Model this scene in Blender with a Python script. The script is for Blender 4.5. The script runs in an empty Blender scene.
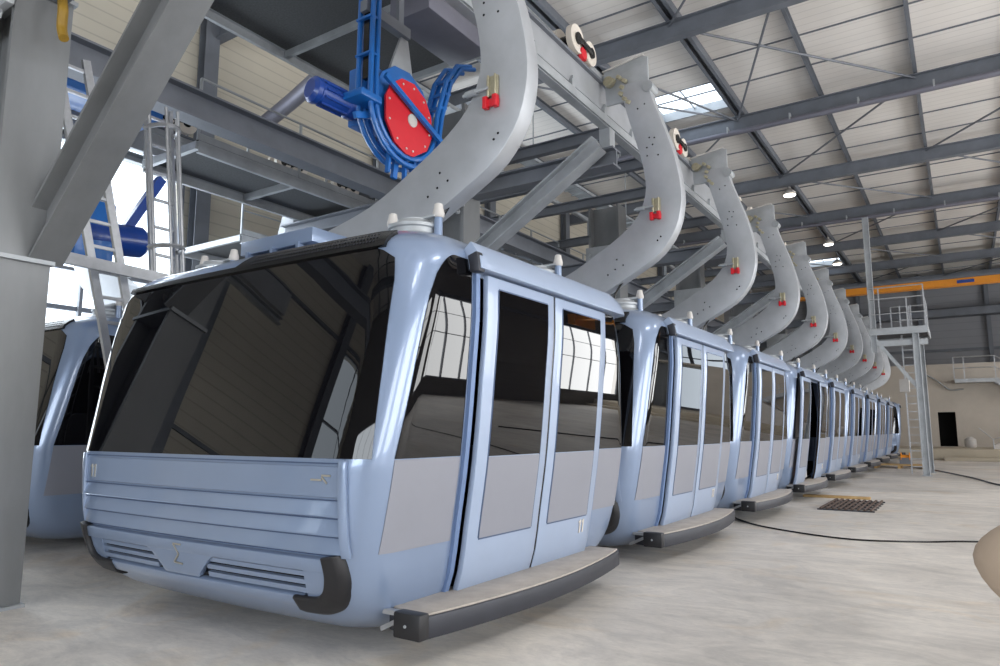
import bpy, bmesh, math, random
import numpy as np
from mathutils import Vector, Matrix
random.seed(7)
sc = bpy.context.scene
COL = sc.collection
PI = math.pi

# ------------------------------------------------------------ camera, world, light, exposure
F = 699.0
cam_data = bpy.data.cameras.new('camera')
cam = bpy.data.objects.new('camera', cam_data); COL.objects.link(cam)
cam_data.sensor_width = 36.0; cam_data.lens = F/1000*36.0
cam_data.clip_start = 0.05; cam_data.clip_end = 300
cam.location = (0, 0, 1.55)
cam.rotation_euler = (PI/2 + math.atan(97/F), 0, math.radians(33.4))
sc.camera = cam

w = bpy.data.worlds.new('sky'); sc.world = w; w.use_nodes = True
bg = w.node_tree.nodes['Background']
bg.inputs[0].default_value = (0.80, 0.90, 1.0, 1); bg.inputs[1].default_value = 2.6

def area(name, loc, rot, sx, sy, power, color=(1, 1, 1), label=None):
    l = bpy.data.lights.new(name, 'AREA'); l.shape = 'RECTANGLE'; l.size = sx; l.size_y = sy
    l.energy = power; l.color = color
    o = bpy.data.objects.new(name, l); COL.objects.link(o); o.location = loc; o.rotation_euler = rot
    return o
# daylight through the openings of the hall, plus fill from added skylights
RX = 15.0      # right wall
LX = -16.0     # left wall
FY = -13.0     # wall behind the camera
BY = 58.0      # back wall (cladding), concrete wall in front of it
CY = 50.0      # concrete wall
R_OPEN = [(-11, -6), (-3.5, 2.5), (5, 12), (15, 21), (23.5, 29.5), (37, 47)]
for (a, b) in R_OPEN:
    area('window_daylight', (RX-0.05, (a+b)/2, 4.4), (0, PI/2, 0), 6.8, b-a, 95*(b-a)*6.8/5, (1, 0.97, 0.93))
area('window_daylight', (-2, FY+0.05, 3.6), (PI/2, 0, 0), 9, 5.4, 900, (0.90, 0.95, 1.0))
area('window_daylight', (LX+0.05, 6.3, 5.0), (0, -PI/2, 0), 7.8, 6.5, 520, (0.85, 0.93, 1.0))
area('window_daylight', (LX+0.05, 20.4, 7.0), (0, -PI/2, 0), 4.6, 3.6, 400, (0.85, 0.93, 1.0))
SKY = [(-8.3, -5.9, 21.2, 23.3), (-8.3, -5.9, 48.6, 50.6), (7.6, 10.0, -6.0, -1.0), (7.6, 10.0, 6.0, 11.0), (7.6, 10.0, 18.0, 22.0)]  # right-hand skylights are unseen, added to brighten the floor
for (a_, b_, c_, d_) in SKY:
    if a_ > 0: area('added_skylight_fill', ((a_+b_)/2, (c_+d_)/2, 12.7), (0, 0, 0), b_-a_, d_-c_, 520*(d_-c_)/5, (0.98, 0.98, 1))
sc.view_settings.view_transform = 'Standard'
sc.view_settings.look = 'None'
sc.view_settings.gamma = 1
sc.view_settings.use_curve_mapping = False
sc.view_settings.exposure = 0.08

# ------------------------------------------------------------ materials
def srgb(r, g, b):
    f = lambda c: (c/255/12.92) if c/255 <= 0.04045 else ((c/255+0.055)/1.055)**2.4
    return (f(r), f(g), f(b), 1)
def mat(name, col, rough=0.5, metal=0.0, noise=0.0, scale=4.0, coat=0.0, spec=0.5, bump=0.0, detail=4, rvar=0.0, stretch=None, emit=None):
    m = bpy.data.materials.new(name); m.use_nodes = True
    nt = m.node_tree; b = nt.nodes['Principled BSDF']
    b.inputs['Base Color'].default_value = col; b.inputs['Roughness'].default_value = rough
    b.inputs['Metallic'].default_value = metal; b.inputs['Coat Weight'].default_value = coat
    b.inputs['Coat Roughness'].default_value = 0.05
    b.inputs['Specular IOR Level'].default_value = spec
    if emit:
        b.inputs['Emission Color'].default_value = col; b.inputs['Emission Strength'].default_value = emit
    if noise or bump or rvar:
        tc = nt.nodes.new('ShaderNodeTexCoord'); mp = nt.nodes.new('ShaderNodeMapping')
        nt.links.new(tc.outputs['Object'], mp.inputs[0])
        if stretch: mp.inputs['Scale'].default_value = stretch
        n = nt.nodes.new('ShaderNodeTexNoise'); n.inputs['Scale'].default_value = scale
        n.inputs['Detail'].default_value = detail; n.inputs['Roughness'].default_value = 0.6
        nt.links.new(mp.outputs[0], n.inputs['Vector'])
        if noise:
            r = nt.nodes.new('ShaderNodeValToRGB')
            r.color_ramp.elements[0].position = 0.3; r.color_ramp.elements[1].position = 0.7
            c = Vector(col[:3])
            r.color_ramp.elements[0].color = (*(c*(1-noise)), 1)
            r.color_ramp.elements[1].color = (*[min(1, v) for v in c*(1+noise)], 1)
            nt.links.new(n.outputs['Fac'], r.inputs[0]); nt.links.new(r.outputs[0], b.inputs['Base Color'])
        if rvar:
            mr = nt.nodes.new('ShaderNodeMapRange'); mr.inputs['To Min'].default_value = max(0.02, rough-rvar)
            mr.inputs['To Max'].default_value = min(1, rough+rvar)
            nt.links.new(n.outputs['Fac'], mr.inputs[0]); nt.links.new(mr.outputs[0], b.inputs['Roughness'])
        if bump:
            bp = nt.nodes.new('ShaderNodeBump'); bp.inputs['Strength'].default_value = bump; bp.inputs['Distance'].default_value = 0.02
            nt.links.new(n.outputs['Fac'], bp.inputs['Height']); nt.links.new(bp.outputs[0], b.inputs['Normal'])
    return m
M = {}
M['paint'] = mat('powder_blue_paint', srgb(132, 149, 177), 0.28, 0.25, coat=0.7, noise=0.02, scale=2)
M['paint_light'] = mat('pale_blue_trim', srgb(156, 171, 196), 0.35, 0.1, coat=0.4, noise=0.02)
M['jamb'] = mat('blue_door_jamb', srgb(112, 134, 172), 0.4, 0.2, noise=0.03)
M['paint_dark'] = mat('shadow_blue_trim', srgb(70, 88, 120), 0.4, 0.2, noise=0.03)
M['panel'] = mat('grey_panel_film', srgb(136, 138, 148), 0.42, 0.0, noise=0.02, scale=2, coat=0.15)
M['glass'] = mat('tinted_glass', srgb(10, 10, 13), 0.012, 0.0, spec=0.5, noise=0.02)
M['black'] = mat('black_rubber', srgb(26, 26, 30), 0.5, noise=0.15, scale=12)
M['blackgloss'] = mat('black_trim', srgb(14, 14, 16), 0.25, noise=0.05)
M['charcoal'] = mat('charcoal_metal', srgb(52, 54, 62), 0.45, 0.3, noise=0.1)
M['treadtop'] = mat('grey_step_tread', srgb(168, 160, 152), 0.7, noise=0.12, scale=6, bump=0.1)
M['galv'] = mat('galvanized_steel', srgb(170, 174, 178), 0.5, 0.45, noise=0.16, scale=2.2, rvar=0.1, detail=6)
M['galvarm'] = mat('galvanized_arm_plate', srgb(172, 175, 180), 0.46, 0.4, noise=0.12, scale=1.6, rvar=0.08, detail=6)
M['steel'] = mat('grey_primed_steel', srgb(118, 122, 130), 0.55, 0.25, noise=0.12, scale=1.5)
M['steel_dk'] = mat('dark_grey_steel', srgb(112, 117, 126), 0.55, 0.15, noise=0.14, scale=1.3)
M['column'] = mat('column_steel', srgb(132, 134, 136), 0.5, 0.35, noise=0.22, scale=0.9, detail=6, stretch=(1, 1, 0.3))
M['alu'] = mat('aluminium', srgb(176, 178, 182), 0.4, 0.6, noise=0.1, scale=8)
M['bluemach'] = mat('machine_blue', srgb(22, 100, 178), 0.4, 0.0, noise=0.08, coat=0.2)
M['bluemotor'] = mat('motor_blue', srgb(20, 62, 142), 0.35, 0.0, noise=0.08, coat=0.3)
M['red'] = mat('signal_red', srgb(206, 30, 44), 0.45, 0.0, noise=0.05)
M['brass'] = mat('zinc_yellow_metal', srgb(176, 170, 146), 0.4, 0.6, noise=0.15, scale=20)
M['white'] = mat('off_white_tyre', srgb(214, 206, 196), 0.55, noise=0.06)
M['cap'] = mat('light_grey_plastic', srgb(196, 192, 188), 0.5, noise=0.05)
M['orange'] = mat('crane_orange', srgb(222, 140, 30), 0.5, noise=0.05)
M['yellow'] = mat('tape_yellow', srgb(150, 118, 40), 0.6, noise=0.2)
M['concrete'] = mat('wall_concrete', srgb(184, 176, 166), 0.85, noise=0.10, scale=0.6, detail=8, bump=0.15)
M['kerb'] = mat('kerb_concrete', srgb(186, 176, 158), 0.85, noise=0.08, scale=1.0, detail=8)
M['duct'] = mat('grey_duct', srgb(120, 120, 132), 0.45, 0.4, noise=0.05)
M['grating'] = mat('grating_dark', srgb(84, 86, 88), 0.8, 0.2, noise=0.2, scale=30)
M['skin'] = mat('skin', srgb(196, 150, 126), 0.55, noise=0.04)
M['jacket'] = mat('beige_cloth', srgb(168, 150, 132), 0.9, noise=0.08, scale=6, bump=0.3)
M['trousers'] = mat('dark_trousers', srgb(52, 56, 66), 0.9, noise=0.1)
M['hair'] = mat('brown_hair', srgb(60, 44, 34), 0.7, noise=0.2, scale=30)
M['wood'] = mat('pallet_wood', srgb(176, 146, 100), 0.8, noise=0.15, scale=4)
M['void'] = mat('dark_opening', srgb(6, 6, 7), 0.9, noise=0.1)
M['silver'] = mat('silver_emblem', srgb(200, 196, 184), 0.3, 0.8, noise=0.04)
M['skin_in'] = mat('interior_grey', srgb(96, 98, 104), 0.7, noise=0.05)
M['lamp'] = mat('lamp_glow', (1, 0.95, 0.85, 1), 0.5, emit=6)

def floor_mat():
    m = mat('power_floated_concrete', srgb(190, 184, 176), 0.5)
    nt = m.node_tree; b = nt.nodes['Principled BSDF']; L = nt.links
    tc = nt.nodes.new('ShaderNodeTexCoord')
    def noise(scale, det, st=(1, 1, 1), rough=0.6, dist=0.0):
        mp = nt.nodes.new('ShaderNodeMapping'); mp.inputs['Scale'].default_value = st
        mp.inputs['Rotation'].default_value = (0, 0, 0.35)
        L.new(tc.outputs['Object'], mp.inputs[0])
        n = nt.nodes.new('ShaderNodeTexNoise'); n.inputs['Scale'].default_value = scale; n.inputs['Detail'].default_value = det
        n.inputs['Roughness'].default_value = rough; n.inputs['Distortion'].default_value = dist
        L.new(mp.outputs[0], n.inputs['Vector']); return n.outputs['Fac']
    def ramp(fac, p0, c0, p1, c1):
        r = nt.nodes.new('ShaderNodeValToRGB'); e = r.color_ramp.elements
        e[0].position = p0; e[0].color = c0; e[1].position = p1; e[1].color = c1
        L.new(fac, r.inputs[0]); return r.outputs[0]
    def mix(t, f, a, c):
        x = nt.nodes.new('ShaderNodeMix'); x.data_type = 'RGBA'; x.blend_type = t
        if isinstance(f, float): x.inputs[0].default_value = f
        else: L.new(f, x.inputs[0])
        for i, v in ((6, a), (7, c)):
            if isinstance(v, tuple): x.inputs[i].default_value = v
            else: L.new(v, x.inputs[i])
        return x.outputs[2]
    base = ramp(noise(0.35, 6, dist=0.8), 0.35, srgb(206, 200, 193), 0.65, srgb(240, 233, 224))
    streak = ramp(noise(1.3, 8, (0.8, 1.6, 1), 0.7, 2.0), 0.35, (0.70, 0.71, 0.73, 1), 0.6, (1, 1, 1, 1))
    fine = ramp(noise(14, 8, (1, 2, 1), 0.75), 0.3, (0.82, 0.82, 0.82, 1), 0.65, (1, 1, 1, 1))
    warm = ramp(noise(0.9, 3, dist=1.0), 0.55, (0, 0, 0, 1), 0.72, (1, 1, 1, 1))
    c = mix('MULTIPLY', 0.75, base, streak); c = mix('MULTIPLY', 0.8, c, fine)
    c = mix('MIX', warm, c, mix('MULTIPLY', 1.0, c, (1.0, 0.93, 0.84, 1)))
    L.new(c, b.inputs['Base Color'])
    r2 = nt.nodes.new('ShaderNodeMapRange'); r2.inputs['To Min'].default_value = 0.35; r2.inputs['To Max'].default_value = 0.7
    L.new(noise(2.0, 6), r2.inputs[0]); L.new(r2.outputs[0], b.inputs['Roughness'])
    return m
M['floor'] = floor_mat()

def ribbed(name, col, axis, period, depth=0.35, dark=0.80, col2=None):
    """cladding with ribs: wave along an object axis gives bump and slightly darker joint lines"""
    m = mat(name, col, 0.6, 0.05); nt = m.node_tree; b = nt.nodes['Principled BSDF']; L = nt.links
    tc = nt.nodes.new('ShaderNodeTexCoord'); sp = nt.nodes.new('ShaderNodeSeparateXYZ'); L.new(tc.outputs['Object'], sp.inputs[0])
    dv = nt.nodes.new('ShaderNodeMath'); dv.operation = 'DIVIDE'; dv.inputs[1].default_value = period; L.new(sp.outputs[axis], dv.inputs[0])
    fr = nt.nodes.new('ShaderNodeMath'); fr.operation = 'FRACT'; L.new(dv.outputs[0], fr.inputs[0])
    r = nt.nodes.new('ShaderNodeValToRGB'); e = r.color_ramp.elements
    e[0].position = 0.0; e[0].color = (1, 1, 1, 1); e[1].position = 1.0; e[1].color = (1, 1, 1, 1)
    a = e.new(0.86); a.color = (1, 1, 1, 1); d = e.new(0.90); d.color = (dark, dark, dark, 1); f = e.new(0.97); f.color = (dark, dark, dark, 1)
    L.new(fr.outputs[0], r.inputs[0])
    n = nt.nodes.new('ShaderNodeTexNoise'); n.inputs['Scale'].default_value = 0.8; n.inputs['Detail'].default_value = 3
    L.new(tc.outputs['Object'], n.inputs['Vector'])
    mr = nt.nodes.new('ShaderNodeMapRange'); mr.inputs['To Min'].default_value = 0.9; mr.inputs['To Max'].default_value = 1.08; L.new(n.outputs['Fac'], mr.inputs[0])
    x = nt.nodes.new('ShaderNodeMix'); x.data_type = 'RGBA'; x.blend_type = 'MULTIPLY'; x.inputs[0].default_value = 1
    x.inputs[6].default_value = col; L.new(r.outputs[0], x.inputs[7])
    y = nt.nodes.new('ShaderNodeMix'); y.data_type = 'RGBA'; y.blend_type = 'MULTIPLY'; y.inputs[0].default_value = 1
    L.new(x.outputs[2], y.inputs[6]); L.new(mr.outputs[0], y.inputs[7]); L.new(y.outputs[2], b.inputs['Base Color'])
    bp = nt.nodes.new('ShaderNodeBump'); bp.inputs['Strength'].default_value = depth; bp.inputs['Distance'].default_value = 0.03
    L.new(r.outputs[0], bp.inputs['Height']); L.new(bp.outputs[0], b.inputs['Normal'])
    return m
M['clad_left'] = ribbed('cream_wall_cladding', srgb(204, 197, 182), 2, 0.33)
M['clad_back'] = ribbed('grey_wall_cladding', srgb(146, 148, 154), 2, 0.5, dark=0.88)
M['deck'] = ribbed('roof_deck_sheet', srgb(232, 228, 224), 1, 0.33, dark=0.86, depth=0.6)
M['clad_dark'] = ribbed('wall_cladding_behind', srgb(120, 116, 110), 2, 0.33, dark=0.8)

# ------------------------------------------------------------ mesh helpers
class MB:
    def __init__(s): s.v = []; s.f = []
    def add(s, vs, fs):
        n = len(s.v); s.v += [tuple(v) for v in vs]; s.f += [tuple(i+n for i in f) for f in fs]; return s
    def box(s, c, d, rot=None):
        vs = [Vector((x*d[0]/2, y*d[1]/2, z*d[2]/2)) for x in (-1, 1) for y in (-1, 1) for z in (-1, 1)]
        if rot is not None: vs = [rot @ v for v in vs]
        vs = [v+Vector(c) for v in vs]
        return s.add(vs, [(0, 1, 3, 2), (4, 6, 7, 5), (0, 4, 5, 1), (2, 3, 7, 6), (0, 2, 6, 4), (1, 5, 7, 3)])
    def bx(s, x0, x1, y0, y1, z0, z1): return s.box(((x0+x1)/2, (y0+y1)/2, (z0+z1)/2), (abs(x1-x0), abs(y1-y0), abs(z1-z0)))
    def frame(s, p0, p1, up=(0, 0, 1)):
        p0, p1 = Vector(p0), Vector(p1); d = (p1-p0); L = d.length; d.normalize(); u = Vector(up)
        if abs(d.dot(u)) > 0.98: u = Vector((0, 1, 0))
        r = d.cross(u).normalized(); u = r.cross(d).normalized()
        return p0, d, r, u, L
    def bar(s, p0, p1, w, h, up=(0, 0, 1)):
        p0, d, r, u, L = s.frame(p0, p1, up)
        vs = []
        for t in (0, L):
            for a, b in ((-1, -1), (1, -1), (1, 1), (-1, 1)): vs.append(p0+d*t+r*(a*w/2)+u*(b*h/2))
        return s.add(vs, [(0, 1, 2, 3), (7, 6, 5, 4), (0, 4, 5, 1), (1, 5, 6, 2), (2, 6, 7, 3), (3, 7, 4, 0)])
    def prof(s, p0, p1, poly, up=(0, 0, 1)):
        """extrude a closed 2D outline (r, u) from p0 to p1"""
        p0, d, r, u, L = s.frame(p0, p1, up); n = len(poly)
        vs = [p0+d*t+r*a+u*b for t in (0, L) for a, b in poly]
        return s.add(vs, [tuple(range(n)), tuple(range(2*n-1, n-1, -1))]+[(i, i+n, (i+1) % n+n, (i+1) % n) for i in range(n)])
    def ibeam(s, p0, p1, w, h, tf=0.02, tw=0.014, up=(0, 0, 1)):
        W, H = w/2, h/2
        return s.prof(p0, p1, [(-W, -H), (W, -H), (W, -H+tf), (tw, -H+tf), (tw, H-tf), (W, H-tf), (W, H), (-W, H), (-W, H-tf), (-tw, H-tf), (-tw, -H+tf), (-W, -H+tf)], up)
    def channel(s, p0, p1, w, h, t=0.015, up=(0, 0, 1), flip=1):
        W, H = w/2*flip, h/2
        return s.prof(p0, p1, [(-W, -H), (W, -H), (W, -H+t), (-W+t*flip, -H+t), (-W+t*flip, H-t), (W, H-t), (W, H), (-W, H)], up)
    def tube(s, pts, r, n=8, closed=False, r1=None):
        pts = [Vector(p) for p in pts]; m = len(pts); rings = []; vs = []
        ref = None
        for i, p in enumerate(pts):
            a = pts[(i-1) % m] if closed else pts[max(i-1, 0)]; b = pts[(i+1) % m] if closed else pts[min(i+1, m-1)]
            d = (b-a).normalized()
            if ref is None:
                ref = d.cross(Vector((0, 0, 1))); ref = ref if ref.length > 0.05 else d.cross(Vector((0, 1, 0)))
            ref = (ref - d*ref.dot(d)).normalized(); q = d.cross(ref)
            rr = r if r1 is None else r+(r1-r)*i/(m-1)
            for k in range(n): t = 2*PI*k/n; vs.append(p+ref*math.cos(t)*rr+q*math.sin(t)*rr)
        fs = []
        for i in range(m if closed else m-1):
            j = (i+1) % m
            for k in range(n): fs.append((i*n+k, i*n+(k+1) % n, j*n+(k+1) % n, j*n+k))
        if not closed: fs += [tuple(range(n-1, -1, -1)), tuple((m-1)*n+k for k in range(n))]
        return s.add(vs, fs)
    def lathe(s, p, axis, prof, n=24):
        """prof = (radius, distance along axis)"""
        ax = Vector(axis).normalized(); a = ax.cross(Vector((0, 0, 1))); a = a if a.length > 0.05 else Vector((1, 0, 0)); a.normalize(); b = ax.cross(a)
        vs = [Vector(p)+ax*h+(a*math.cos(2*PI*k/n)+b*math.sin(2*PI*k/n))*max(r, 1e-4) for r, h in prof for k in range(n)]
        fs = [(i*n+k, i*n+(k+1) % n, (i+1)*n+(k+1) % n, (i+1)*n+k) for i in range(len(prof)-1) for k in range(n)]
        fs += [tuple(range(n-1, -1, -1)), tuple((len(prof)-1)*n+k for k in range(n))]
        return s.add(vs, fs)
    def plate(s, poly, y0, y1, map=lambda a, b, t: (a, t, b)):
        n = len(poly); vs = [map(a, b, t) for t in (y0, y1) for a, b in poly]
        return s.add(vs, [tuple(range(n)), tuple(range(2*n-1, n-1, -1))]+[(i, i+n, (i+1) % n+n, (i+1) % n) for i in range(n)])
    def build(s, name, m, parent=None, smooth=False, bevel=0.0, loc=None, tri=False, angle=35):
        me = bpy.data.meshes.new(name)
        vs = s.v if loc is None else [(a-loc[0], b-loc[1], c-loc[2]) for a, b, c in s.v]
        me.from_pydata([tuple(v) for v in vs], [], s.f); me.validate()
        bm = bmesh.new(); bm.from_mesh(me); bmesh.ops.recalc_face_normals(bm, faces=bm.faces)
        if bevel:
            es = [e for e in bm.edges if len(e.link_faces) == 2 and e.calc_face_angle(0) > 0.6]
            bmesh.ops.bevel(bm, geom=es, offset=bevel, segments=2, profile=0.5, affect='EDGES', clamp_overlap=True)
        bm.to_mesh(me); bm.free()
        if smooth or bevel:
            me.polygons.foreach_set('use_smooth', [True]*len(me.polygons))
            me.set_sharp_from_angle(angle=math.radians(angle))
        me.materials.append(m if not isinstance(m, str) else M[m])
        o = bpy.data.objects.new(name, me); COL.objects.link(o)
        if loc is not None: o.location = loc
        if parent is not None: o.parent = parent
        return o
def tag(o, label=None, cat=None, group=None, kind=None):
    if label: o['label'] = label
    if cat: o['category'] = cat
    if group: o['group'] = group
    if kind: o['kind'] = kind
    return o
def empty(name, loc, label=None, cat=None, group=None, rz=0):
    o = bpy.data.objects.new(name, None); COL.objects.link(o); o.location = loc; o.rotation_euler = (0, 0, rz)
    o.empty_display_size = 0.2
    return tag(o, label, cat, group)
KIDS = {}
def copy_tree(o, parent=None):
    c = o.copy(); COL.objects.link(c); c.parent = parent
    for ch in [x for x in COL.objects if x.parent == o]: copy_tree(ch, c)
    return c
def struct(o): o['kind'] = 'structure'; return o
def smoothline(pts, n=6, closed=False):
    out = []; m = len(pts); P = [Vector(p) for p in pts]
    rng = range(m) if closed else range(m-1)
    for i in rng:
        p0 = P[(i-1) % m] if closed else P[max(i-1, 0)]; p1 = P[i]; p2 = P[(i+1) % m]; p3 = P[(i+2) % m] if closed else P[min(i+2, m-1)]
        for k in range(n):
            t = k/n
            out.append(0.5*((2*p1)+(p2-p0)*t+(2*p0-5*p1+4*p2-p3)*t*t+(3*p1-p0-3*p2+p3)*t**3))
    if not closed: out.append(P[-1])
    return out

# ------------------------------------------------------------ the hall
RZ = 12.55   # underside of roof deck
fl = struct(MB().bx(LX-1, RX+1, FY-1, BY+1, -0.2, 0).build('floor', 'floor'))
# ceiling deck with skylight openings
cm = MB()
ys = sorted({FY-0.3, BY+0.3} | {v for s_ in SKY for v in s_[2:]}); xs = [LX-0.3, -8.3, -5.9, 7.6, 10.0, RX+0.3]
for i in range(len(xs)-1):
    for j in range(len(ys)-1):
        xm, ym = (xs[i]+xs[i+1])/2, (ys[j]+ys[j+1])/2
        if any(a < xm < b and c < ym < d for a, b, c, d in SKY): continue
        cm.bx(xs[i], xs[i+1], ys[j], ys[j+1], RZ, RZ+0.12)
struct(cm.build('ceiling', 'deck'))
for k, (a, b, c, d) in enumerate(SKY):
    m = MB(); t = 0.06
    m.bx(a, a+t, c, d, RZ-0.02, RZ+0.3).bx(b-t, b, c, d, RZ-0.02, RZ+0.3).bx(a+t, b-t, c, c+t, RZ-0.02, RZ+0.3).bx(a+t, b-t, d-t, d, RZ-0.02, RZ+0.3)
    m.bx((a+b)/2-0.02, (a+b)/2+0.02, c+t, d-t, RZ+0.2, RZ+0.24)
    struct(m.build('window_%d' % (k+10), 'galv'))  # frames the added right-hand skylights too

def wall_with_openings(name, axis, pos, thick, u0, u1, z1, openings, m, z0=0):
    """openings: (u0,u1,z0,z1)"""
    us = sorted({u0, u1} | {v for o in openings for v in o[:2]}); zs = sorted({z0, z1} | {v for o in openings for v in o[2:]})
    mb = MB()
    for i in range(len(us)-1):
        for j in range(len(zs)-1):
            um, zm = (us[i]+us[i+1])/2, (zs[j]+zs[j+1])/2
            if any(a < um < b and c < zm < d for a, b, c, d in openings): continue
            if axis == 'x': mb.bx(pos, pos+thick, us[i], us[i+1], zs[j], zs[j+1])
            else: mb.bx(us[i], us[i+1], pos, pos+thick, zs[j], zs[j+1])
    return struct(mb.build(name, m))
LOPEN = [(3.0, 9.7, 0.9, 9.1), (18.6, 22.2, 4.6, 9.4), (-11.6, -8.0, 4.2, 9.1)]
wall_with_openings('wall_left', 'x', LX-0.25, 0.25, FY, BY, RZ, LOPEN, 'clad_left')
wall_with_openings('wall_right', 'x', RX, 0.25, FY, BY, RZ, [(a, b, 1.0, 7.8) for a, b in R_OPEN], 'clad_dark')
wall_with_openings('wall_front', 'y', FY-0.25, 0.25, LX, RX, RZ, [(-6.5, 2.5, 0.9, 6.3)], 'clad_dark')
wn = 0
def window_bars(axis, pos, u0, u1, z0, z1, nu, nz, t=0.07):
    global wn; wn += 1; m = MB()
    for i in range(nu+1):
        u = u0+(u1-u0)*i/nu; uu = min(max(u, u0+t/2), u1-t/2)
        if axis == 'x': m.bx(pos-0.05, pos+0.05, uu-t/2, uu+t/2, z0, z1)
        else: m.bx(uu-t/2, uu+t/2, pos-0.05, pos+0.05, z0, z1)
    for j in range(nz+1):
        z = z0+(z1-z0)*j/nz; zz = min(max(z, z0+t/2), z1-t/2)
        if axis == 'x': m.bx(pos-0.045, pos+0.045, u0, u1, zz-t/2, zz+t/2)
        else: m.bx(u0, u1, pos-0.045, pos+0.045, zz-t/2, zz+t/2)
    struct(m.build('window_%d' % wn, 'steel'))
for (a, b, c, d) in LOPEN: window_bars('x', LX+0.12, a, b, c, d, 3 if b-a > 4 else 2, 2)
for (a, b) in R_OPEN: window_bars('x', RX-0.15, a, b, 1.0, 7.8, 4, 3)
window_bars('y', FY+0.15, -6.5, 2.5, 0.9, 6.3, 4, 2)
# back wall: concrete below, cladding above, a dark doorway
wall_with_openings('wall_back', 'y', CY, 0.3, LX, RX, 5.5, [(-1.32, -0.42, 0.58, 2.62), (9.5, 14.5, 0.6, 5.2)], 'concrete')
struct(MB().bx(LX, RX, CY+0.3, BY, 5.2, 5.5).build('floor_mezzanine', 'kerb'))
wall_with_openings('wall_back_upper', 'y', BY, 0.3, LX, RX, RZ, [(9.5, 14.5, 0.6, 5.1), (9.5, 14.5, 5.6, 9.2)], 'clad_back')
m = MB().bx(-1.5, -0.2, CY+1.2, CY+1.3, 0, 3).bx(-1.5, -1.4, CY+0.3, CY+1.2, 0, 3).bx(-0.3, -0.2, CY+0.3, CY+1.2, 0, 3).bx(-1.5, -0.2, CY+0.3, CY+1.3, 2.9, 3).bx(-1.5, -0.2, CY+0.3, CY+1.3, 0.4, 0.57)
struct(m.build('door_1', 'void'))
struct(MB().bx(-6.5, RX, 43.5, CY, 0, 0.56).bx(-1.0, RX, 42.4, 43.5, 0, 0.18).build('floor_raised_kerb', 'kerb', bevel=0.02))
m = MB()
for x in (-13, -9.5, -6, -2.1, 1.9, 5.5, 9, 13): m.ibeam((x, BY-0.22, 5.5), (x, BY-0.22, RZ), 0.25, 0.35, up=(0, 1, 0))
for z in (7.0, 9.9): m.bx(LX, RX, BY-0.1, BY-0.02, z, z+0.18)
struct(m.build('trim_1', 'steel_dk'))
m = MB()   # left-wall rails and posts
for y in (-8, -2, 2.6, 10.1, 16.6, 23.2, 29.8, 36.4, 43): m.ibeam((LX+0.22, y, 0), (LX+0.22, y, RZ), 0.4, 0.3, up=(1, 0, 0))
struct(m.build('trim_2', 'steel'))
struct(MB().bx(LX, LX+0.12, FY, BY, 9.3, 9.42).bx(LX, LX+0.1, FY, BY, 4.1, 4.2).build('trim_3', 'steel_dk'))

# roof beams (along X) and purlins (along Y)
BEAMY = [-9.2, -2.7, 3.8, 10.3, 16.85, 23.6, 30.3, 36.8, 43.3, 49.9, 56.4]
for y in BEAMY:
    g = 'roof beams spanning the hall'
    o = MB().ibeam((LX, y, 11.98), (RX, y, 11.98), 0.26, 0.5, 0.03, 0.012).build('roof_beam', 'steel_dk', loc=(0, y, 11.98))
    struct(o)
PX = [-13.7, -11.05, -8.45, -5.75, -3.1, -0.45, 2.2, 4.85, 7.5, 10.15, 12.8]
for x in PX:
    m = MB().channel((x, FY, 12.38), (x, BY, 12.38), 0.1, 0.26)
    if x in (-8.45, -5.75): m.channel((x+0.22, FY, 12.38), (x+0.22, BY, 12.38), 0.1, 0.26, flip=-1)
    struct(m.build('roof_purlin', 'steel_dk', loc=(x, 0, 12.38)))
m = MB()
y = FY+0.6
while y < BY:
    if min(abs(y-b) for b in BEAMY) > 0.4: m.bx(LX, RX, y-0.014, y+0.014, RZ-0.04, RZ)
    y += 1.9
struct(m.build('trim_4', 'steel_dk'))
m = MB()
for i in range(3, len(BEAMY)-1):
    y0, y1 = BEAMY[i], BEAMY[i+1]
    for (xa, xb) in ((-5.75, -0.45), (-0.45, 4.85), (4.85, 10.15), (-11.05, -5.75)):
        if i % 2 == 0: m.tube([(xa, y0, 12.14), (xb, y1, 12.14)], 0.035, 6)
        else: m.tube([(xb, y0, 12.14), (xa, y1, 12.14)], 0.035, 6)
m.tube([(-3.1, 16.85, 12.1), (-5.75, 23.6, 12.1)], 0.035, 6); m.tube([(-8.4, 16.85, 12.1), (-5.75, 23.6, 12.1)], 0.035, 6)
struct(m.build('trim_5', 'steel', smooth=True))
for n_, (y, z) in enumerate(((23.25, 11.55), (36.4, 11.55))):
    m = MB().tube([(LX+0.2, y, z), (RX-0.2, y, z)], 0.09, 12); o = m.build('rain_pipe', 'duct', smooth=True, loc=(0, y, z))
    h = MB()
    for x in range(-14, 15, 2): MB().box((x, 0, 0.11), (0.05, 0.2, 0.22)).build('pipe_hanger', 'galv', o)
    tag(o, ['dark round pipe under the roof beam nearest the skylight', 'dark round pipe under a roof beam farther down the hall'][n_], 'pipe', 'pipes under the roof beams')
# ceiling lights
lab = ['round ceiling light nearest the camera below the roof deck', 'second round ceiling light farther down the hall', 'faint third round ceiling light beside the far skylight']
for k, (x, y) in enumerate([(-5.7, 31.9), (-5.6, 41.9), (-5.9, 47.3)]):
    r = empty('ceiling_light', (x, y, 11.8), lab[k], 'light', 'round ceiling lights')
    MB().lathe((0, 0, 0.04), (0, 0, 1), [(0.27, 0), (0.27, 0.1), (0.12, 0.25), (0.05, 0.3), (0.05, 0.71)]).build('housing', 'cap', r, smooth=True)
    MB().lathe((0, 0, 0.0), (0, 0, 1), [(0.23, 0), (0.25, 0.03)]).build('diffuser', 'lamp', r)

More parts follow.
